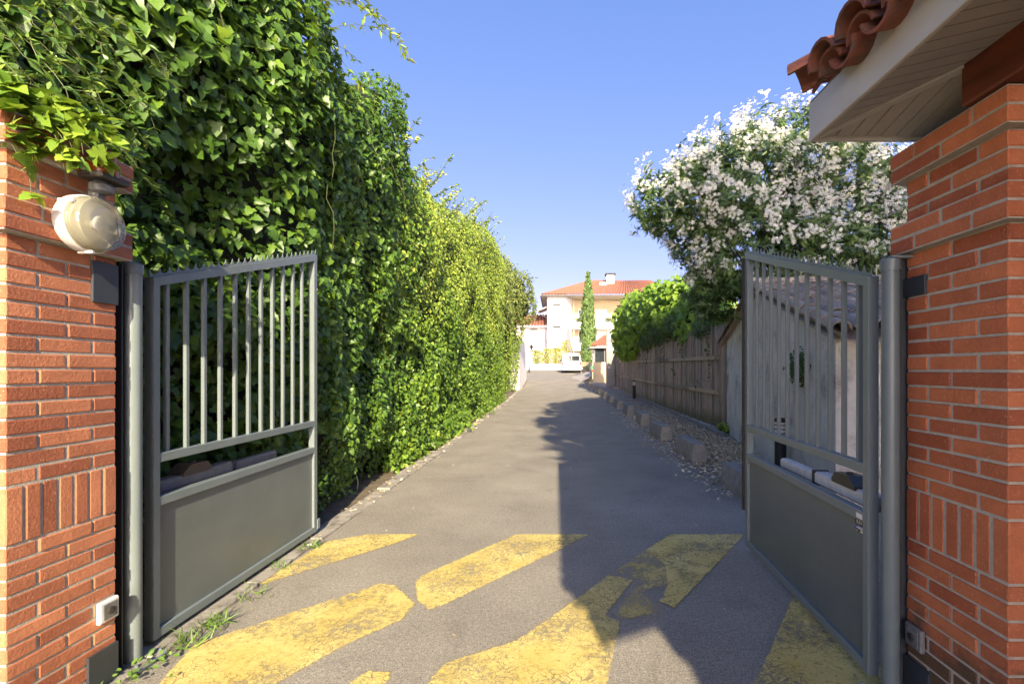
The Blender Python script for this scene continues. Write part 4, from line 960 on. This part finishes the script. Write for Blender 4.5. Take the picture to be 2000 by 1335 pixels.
# ------------------------------------------------------------------ cypresses
def cypress(x, y, hgt, rad, n, label, sz=.3):
    zb = gz(y); t = thing('cypress_tree', (x, y, zb), label, 'tree')
    MB().tube([(x, y, zb), (x, y, zb + hgt * .8)], [.16, .04], 8).build('trunk', M['bark'], t, 60)
    R = lambda u: rad * np.interp(u, [0, .04, .15, .4, .7, .9, 1], [.55, .75, .95, 1, .68, .3, .03])
    us = np.linspace(.02, .985, 22); MB().lathe((x, y, zb), (0, 0, 1), [(float(R(u)) * .82, .25 + u * (hgt - .25)) for u in us], 16).build('inner_foliage', M['core'], t, 60)
    u = rng.random(n) ** 1.15; a = rng.uniform(0, 2 * math.pi, n); lum = .82 + .3 * vnoise(np.stack([np.cos(a) * 3, np.sin(a) * 3, u * hgt * 1.1], 1), 4); r = R(u) * lum * (1 - .15 * rng.random(n))
    p = np.stack([x + np.cos(a) * r, y + np.sin(a) * r, zb + .2 + u * (hgt - .3)], 1)
    o = np.stack([np.cos(a), np.sin(a), a * 0], 1); tip = o * .35 + np.array([0, 0, 1]) + rnd(n, .28)
    leaves('crown', M['cypress'], t, p, o + rnd(n, .5), tip, rng.uniform(.6, 1.2, n) * sz, rng.random(n) * .7 + .3 * (lum - .8) / .3, OVAL)
cypress(3.32, 48.5, 10.1, .78, 3800, 'tall narrow cypress in front of the apartment block')
t = thing('broadleaf_tree', (8, -9, 0), 'unseen large round crowned tree added behind the gatehouse for its shade', 'tree')  # unseen tree, added and shaped to shade the road and the oleander
MB().tube([(8, -9, 0), (8.1, -9, 4), (8, -9, 9)], [.4, .32, .12], 10).build('trunk', M['bark'], t, 60)
bl = [(7.7, -9, 9.3, 4.6, 3, 4.6), (5.2, -9, 7.4, 2.3, 2.2, 2.4), (9.6, -9, 8.5, 4, 3, 4.5)]
p, nr = blobs(6500, bl, .75); n = len(p); leaves('crown', M['shrub'], t, p, nr + rnd(n, .5), rnd(n), rng.uniform(.4, .7, n), rng.random(n), OVAL)
mb = MB()
for b in bl:
    prof = [(math.sin(a) * .86, -math.cos(a) * .86) for a in np.linspace(.05, math.pi - .05, 11)]; o = len(mb.v); mb.lathe((0, 0, 0), (0, 0, 1), prof, 16)
    for i in range(o, len(mb.v)): q_ = mb.v[i]; mb.v[i] = (b[0] + q_[0] * b[3], b[1] + q_[1] * b[4], b[2] + q_[2] * b[5])
mb.build('branches', M['core'], t)
b = bpy.data.objects['apartment_block'] if 'apartment_block' in bpy.data.objects else None

# ------------------------------------------------------------------ apartment block
def Q(px, py, Y): v = P(px, py, Y); return v.x, v.z
b = thing('apartment_block', (5, 60, gz(58)), 'cream three storey apartment block with a red tiled hip roof and recessed balconies', 'apartment block')
BY = 57.7; EZb = 10.35
mb = MB(); mb.prism([(-1.0, BY, 1.4), (1.25, BY, 1.4), (2.05, BY + 1.6, 1.4), (2.05, BY + 9, 1.4), (-1.0, BY + 9, 1.4)], (0, 0, EZb - 1.4)); mb.build('wall', M['render'], b)
mb = MB(); mb.box((2.06, BY + 2.6, 1.4), (14, BY + 9, EZb)); mb.box((13.5, BY + .9, 1.4), (14.5, BY + 2.598, EZb)); mb.build('wall', M['render_y'], b)
mb = MB()
ex0, ex1, ey0, ey1 = -1.75, 15.4, BY - .75, BY + 9.8; rz_ = 13.2; ry = BY + 5.2
def wave_face(p0, p1, p2, p3, nW):                # eaves p0-p1, ridge p3-p2 (p0 under p3), wavy roof sheet
    p0, p1, p2, p3 = map(Vector, (p0, p1, p2, p3)); us = [i / (nW * 6) for i in range(nW * 6 + 1)]
    def fn(u, w):
        a = p0.lerp(p1, u); c = p3.lerp(p2, u); v = a.lerp(c, w); v.z += .17 * abs(math.sin(u * nW * math.pi)) ; return v
    mb.grid(fn, us, [0, .2, .4, .6, .8, 1])
wave_face((ex0, ey0, EZb + .12), (ex1, ey0, EZb + .12), (ex1 - 3, ry, rz_), (4.6, ry, rz_), 46)
wave_face((ex0, ey1, EZb + .12), (ex0, ey0, EZb + .12), (4.6, ry, rz_), (4.6, ry, rz_), 28)
wave_face((ex1, ey0, EZb + .12), (ex1, ey1, EZb + .12), (ex1 - 3, ry, rz_), (ex1 - 3, ry, rz_), 46)
roof = mb.build('roof', M['roof_far'], b, 30)
mb = MB(); mb.box((ex0 + .02, ey0 + .02, EZb + .002), (ex1 - .02, ey1, EZb + .10)); mb.build('eaves', M['fascia'], b)
mb = MB(); mb.tube([(ex0, ey0 - .05, EZb + .06), (ex1, ey0 - .05, EZb + .06)], .08, 8); mb.tube([(ex0 - .05, ey1, EZb + .06), (ex0 - .05, ey0, EZb + .06)], .08, 8); mb.build('gutter', M['grey_plastic'], b, 40)
mb = MB(); mb.box((6.6, ry - 1.5, 12.2), (7.6, ry - .6, 13.75), .02); mb.build('chimney', M['render_w'], roof)
mb = MB(); mb.box((6.45, ry - 1.65, 13.75), (7.75, ry - .45, 13.95), .02); mb.build('chimney_cap', M['dark'], roof)
mb = MB(); mb.box((5.6, ry - 2.4, 12.25), (6.5, ry - 1.7, 12.62), .03); mb.build('roof_window', M['white_paint'], roof)
MB().tube([(2.25, BY + 1.2, 1.6), (2.25, BY + 1.2, EZb)], .07, 8).build('downpipe', M['fascia'], b, 40)
def window(bd, x0, x1, z0, z1, y, wallmat):
    f = MB().box((x0 - .06, y - .035, z0 - .1), (x1 + .06, y - .002, z0 - .02), .01).build('window', M['render_w'], bd)
    mb = MB()
    k = z0
    while k < z1 - .02: mb.box((x0, y - .03, k), (x1, y - .008, k + .10), .008); k += .105
    mb.build('shutter', M['shutter'], f)
    
    MB().box((x0 - .02, y - .04, z1 + .09), (x1 + .02, y - .003, z1 + .26)).build('shadow_gap', M['dark'], f); MB().box((x0 - .04, y - .05, z0 - .10), (x1 + .04, y - .036, z0 - .03)).build('sill_shadow_edge', M['fascia'], f)  # dark box paints the lintel shadow; tan sill edge paints the sill shadow
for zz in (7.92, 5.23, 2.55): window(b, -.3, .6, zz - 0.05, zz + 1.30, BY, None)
for zc in (1.62, 4.35, 7.02):                     # balconies: slab, parapet
    bal = MB().box((2.1, BY + .9, zc - .5), (13.4, BY + 2.6, zc - .3), .02).build('balcony', M['render_w'], b)
    MB().box((2.12, BY + .85, zc - .297), (13.4, BY + .97, zc + .5), .02).build('parapet', M['render_w'], bal)
    mb = MB(); mb.tube([(2.2, BY + .9, zc + .72), (13.4, BY + .9, zc + .72)], .025, 6)
    for x in np.arange(2.3, 13, .9): mb.tube([(x, BY + .9, zc + .5), (x, BY + .9, zc + .72)], .015, 5)
    mb.build('railing', M['grey_plastic'], bal)
for zc in (4.4, 7.1):
    for x0 in (2.9, 5.0, 7.6, 10):
        f = MB().box((x0, BY + 2.55, zc - .05), (x0 + 1.5, BY + 2.598, zc + 2.05), .01).build('window', M['white_paint'], b)
        MB().box((x0 + .08, BY + 2.53, zc), (x0 + .71, BY + 2.549, zc + 1.95)).build('pane', M['glass'] if x0 == 2.9 else M['shutter'], f)
        MB().box((x0 + .79, BY + 2.53, zc), (x0 + 1.42, BY + 2.549, zc + 1.95)).build('pane', M['shutter'], f)
mb = MB(); mb.prism([(-1.01, BY + 1, 9.2), (-1.01, BY + 4, 9.2), (-2.2, BY + 4, 8.75), (-2.2, BY + 1, 8.75)], (0, 0, .14)); mb.build('side_canopy', M['fascia'], b)
mb = MB(); mb.tube([(-2.15, BY + 1.1, 8.78), (-1.9, BY + 1.1, 8.4), (-1.02, BY + 1.1, 7.9)], .035, 6); mb.build('bracket', M['grey_plastic'], b)
for x0, z0 in ((2.4, 7.55), (6.0, 7.55)):
    t = thing('balcony_plant', (x0 + .5, BY + .8, z0), 'potted plants along the upper balcony %s' % ('left of the cypress' if x0 < 4 else 'right of the cypress'), 'plant')
    MB().box((x0, BY + .66, z0 - .12), (x0 + 1.1, BY + .84, z0 + .05), .02).build('trough', M['grey_plastic'], t)
    p, nr = blobs(260, [(x0 + .55, BY + .75, z0 + .08, .6, .2, .28)], .2); leaves('foliage', M['shrub'], t, p, nr + rnd(len(p), .5), rnd(len(p)), .13, rng.random(len(p)), OVAL)

w = thing('side_house', (-5, 62, gz(60)), 'lower cream wing with an orange tiled roof left of the apartment block', 'house')
WY = 60.0
mb = MB(); mb.box((-12, WY, 1.4), (-1.02, WY + 6, 6.85)); mb.build('wall', M['render'], w)
mb = MB(); wave_face((-12.5, WY - .5, 6.9), (-1.05, WY - .5, 6.9), (-1.05, WY + 3, 8.7), (-12.5, WY + 3, 8.7), 30); mb.build('roof', M['roof_far'], w, 30)
MB().box((-12.5, WY - .48, 6.80), (-1.04, WY - .002, 6.88)).build('eaves', M['fascia'], w)
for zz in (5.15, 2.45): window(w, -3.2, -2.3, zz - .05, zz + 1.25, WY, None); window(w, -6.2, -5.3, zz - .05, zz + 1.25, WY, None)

pw = MB().box((-9, 52.6, gz(52.6) - .1), (2.2, 52.85, gz(52.6) + .66), .02).build('planter_wall', M['render_w'], loc=(-3, 52.7, gz(52.6))); tag(pw, 'low white planter wall behind the parked van', 'wall')
for x0, sc_, lab in ((-2.1, 1.0, 'short green bamboo clump at the left end of the white planter'), (-.9, 1.15, 'yellow bamboo clump in the middle of the white planter'), (.15, 1.2, 'feathery pale yellow bamboo clump in the white planter'), (1.05, 1.75, 'tallest bright yellow bamboo clump just left of the van')):
    t = thing('bamboo_clump', (x0, 53.3, gz(53)), lab, 'bamboo', 'bamboo clumps in the planter'); mb = MB(); L = []
    for k in range(16):
        a = Vector((x0 + rng.normal(0, .28), 53.3 + rng.normal(0, .12), gz(53) + .3)); mb.tube([a, a + Vector((rng.normal(0, .15), rng.normal(0, .1), 1.1 * sc_ + rng.random() * .5))], [.02, .008], 5)
    mb.build('canes', M['petiole'], t)
    n = 620; p = np.stack([x0 + rng.normal(0, .36, n), 53.25 + rng.normal(0, .2, n), gz(53) + .6 + rng.random(n) ** .8 * 1.55 * sc_], 1)
    leaves('foliage', M['bamboo'], t, p, np.array([0, -.6, .5]) + rnd(n, .6), np.array([0, 0, -.5]) + rnd(n, .8), rng.uniform(.16, .3, n), rng.random(n) * (.5 if x0 < -1.5 else 1), JAS)

# ------------------------------------------------------------------ van
VX, VY = 1.55, 46.0; vz = gz(46) + .02
v = thing('parked_van', (VX, VY, vz), 'white delivery van parked at the far end of the driveway, seen from behind', 'van')
def sect(y, w, zr, taper, zb=.32):
    hw = w / 2; return [(VX - hw * .96, y, vz + zb), (VX - hw, y, vz + .5), (VX - hw, y, vz + 1.02), (VX - hw * .955, y, vz + 1.25), (VX - hw * taper, y, vz + zr - .14), (VX - hw * taper * .9, y, vz + zr - .03), (VX - hw * .4, y, vz + zr), (VX + hw * .4, y, vz + zr), (VX + hw * taper * .9, y, vz + zr - .03), (VX + hw * taper, y, vz + zr - .14), (VX + hw * .955, y, vz + 1.25), (VX + hw, y, vz + 1.02), (VX + hw, y, vz + .5), (VX + hw * .96, y, vz + zb)]
secs = [sect(VY, 1.84, 1.80, .84), sect(VY + .06, 1.89, 1.90, .86), sect(VY + .3, 1.90, 1.95, .86), sect(VY + 3.2, 1.90, 1.95, .86), sect(VY + 4.0, 1.88, 1.5, .86), sect(VY + 4.85, 1.78, 1.18, .95)]
mb = MB(); fs = []; vs = [p for s_ in secs for p in s_]; m = 14
for i in range(len(secs) - 1):
    for k in range(m): fs.append((i * m + k, i * m + (k + 1) % m, (i + 1) * m + (k + 1) % m, (i + 1) * m + k))
fs += [tuple(range(m))[::-1], tuple((len(secs) - 1) * m + k for k in range(m))]; mb.add(vs, fs); mb.build('body', M['white_car'], v, 35)
for sx in (-1, 1):
    wd = MB(); wd.prism([(VX + sx * .03, VY - .008, vz + 1.2), (VX + sx * .80, VY - .008, vz + 1.2), (VX + sx * .74, VY - .008, vz + 1.66), (VX + sx * .68, VY - .008, vz + 1.70), (VX + sx * .03, VY - .008, vz + 1.70)], (0, .01, 0)); wd.build('rear_window', M['glass'], v)
    MB().box((VX + sx * .86 - .065, VY - .025, vz + .78), (VX + sx * .86 + .065, VY + .06, vz + 1.06), .015).build('tail_light', M['red_lens'], v)
    for yy_ in (VY + .95, VY + 3.9):
        wh = MB(); wh.lathe((VX + sx * .93, yy_, vz + .32), (-sx, 0, 0), [(.2, 0), (.31, .01), (.33, .04), (.33, .19), (.2, .2)], 22); wh = wh.build('wheel', M['rubber'], v, 40)
        MB().lathe((VX + sx * .936, yy_, vz + .32), (-sx, 0, 0), [(.19, 0), (.19, .01), (.05, .012)], 16).build('rim', M['grey_alu'], wh)
    MB().box((VX + sx * 1.0 - .09, VY + 3.3, vz + 1.15), (VX + sx * 1.0 + .09, VY + 3.38, vz + 1.38), .02).build('mirror', M['black_plastic'], v)
MB().box((VX - .93, VY - .09, vz + .27), (VX + .93, VY + .1, vz + .5), .04).build('bumper', M['white_car'], v)
MB().box((VX - .66, VY - .012, vz + .93), (VX + .10, VY + .01, vz + 1.02), .01).build('number_plate_recess', M['grey_plastic'], v)
MB().box((VX - .03, VY - .012, vz + .52), (VX + .0, VY + .01, vz + 1.78)).build('door_seam', M['grey_plastic'], v)

# ------------------------------------------------------------------ walls and pavilion at the far end
o = MB().box((-2.75, 28.9, 0), (-2.2, 35.9, 3.55), .02).build('white_wall', M['render_w'], loc=(-2.5, 32, gz(32))); tag(o, 'white rendered wall end just past the left hedge', 'wall')
t = thing('lantern', (-2.17, 35.6, 3.2), 'dark lantern on a bracket at the end of the white wall', 'wall lamp')
MB().tube([(-2.2, 35.6, 3.3), (-2.0, 35.6, 3.42), (-1.82, 35.6, 3.36)], .025, 6).build('bracket', M['rubber'], t)
MB().lathe((-1.8, 35.6, 3.0), (0, 0, 1), [(.06, 0), (.13, .22), (.16, .24), (.05, .36), (.02, .4)], 6).build('lamp_head', M['rubber'], t)
o = MB().box((3.28, 30.7, 0), (3.85, 31.0, 4.05), .02).build('concrete_pier', M['pier'], loc=(3.5, 30.9, gz(31))); tag(o, 'pale concrete pier where the wooden fence ends', 'pier')
o = MB().box((2.72, 34.2, .3), (6.5, 34.45, 2.05), .015).build('yellow_wall', M['render_y'], loc=(4, 34.3, gz(34))); tag(o, 'low yellow rendered wall beyond the concrete pier', 'wall')
o = MB(); o.prism([(2.55, 36, .6), (2.7, 39.5, .8), (1.35, 39.5, .85), (1.2, 38.8, .8)], (0, 0, .0)) if False else o.grid(lambda y, w: (2.7 - (1.35 if y > 37 else .9) * w, y, gz(y) + .5 * (1 - w) ** 1.2 + .01), [34.5, 36, 37.5, 39.5], np.linspace(0, 1, 6)); tag(o.build('ramp', M['pier']), kind='structure')
t = thing('glass_pavilion', (4.5, 38.5, gz(38)), 'small glazed pavilion with a tiled canopy behind the yellow wall', 'pavilion')
mb = MB(); mb.box((2.85, 37.2, .7), (6.5, 40, 2.05)); mb.build('base', M['render_y'], t)
mb = MB(); mb.box((3.05, 37.25, 2.05), (6.5, 40, 3.25)); mb.build('glazing', M['glass'], t)
mb = MB()
for x in (3.02, 3.8, 4.6): mb.box((x, 37.17, 2.05), (x + .07, 37.245, 3.25), .005)
mb.build('mullion', M['grey_plastic'], t)
mb = MB(); wave_face((2.6, 36.7, 3.27), (7, 36.7, 3.27), (7, 38.7, 4.2), (3.9, 38.7, 4.2), 24); mb.build('roof', M['roof_far'], t, 30)
MB().box((2.65, 36.75, 3.19), (6.9, 40, 3.262)).build('eaves', M['fascia'], t)
t = thing('brown_fence', (2.9, 43.5, gz(43)), 'low brown slatted fence below the cypress', 'fence'); mb = MB()
for k in range(13): mb.box((2.42 + k * .062, 43.0 - k * .03, gz(43)), (2.47 + k * .062, 43.03 - k * .03, 2.22), .004)
mb.build('slats', M['rail_wood'], t)
t = thing('gate_pier', (3.3, 42.2, gz(42)), 'white pier with a tiled top beside the brown fence', 'pier')
MB().box((3.2, 42, .6), (3.46, 42.26, 2.2), .01).build('shaft', M['render_w'], t); MB().box((3.14, 41.94, 2.2), (3.52, 42.32, 2.3), .01).build('cap', M['tile'], t)
t = thing('wall_sign', (3.1, 34.1, 1.5), 'small green and red sign plate on a post by the yellow wall', 'sign')
MB().tube([(2.62, 34.1, gz(34)), (2.62, 34.1, 1.9)], .02, 6).build('post', M['grey_plastic'], t)
MB().box((2.52, 34.05, 1.55), (2.72, 34.08, 1.78), .004).build('plate', M['green_sign'], t); MB().box((2.57, 34.05, 1.36), (2.68, 34.08, 1.5), .004).build('plate', M['red_lens'], t)
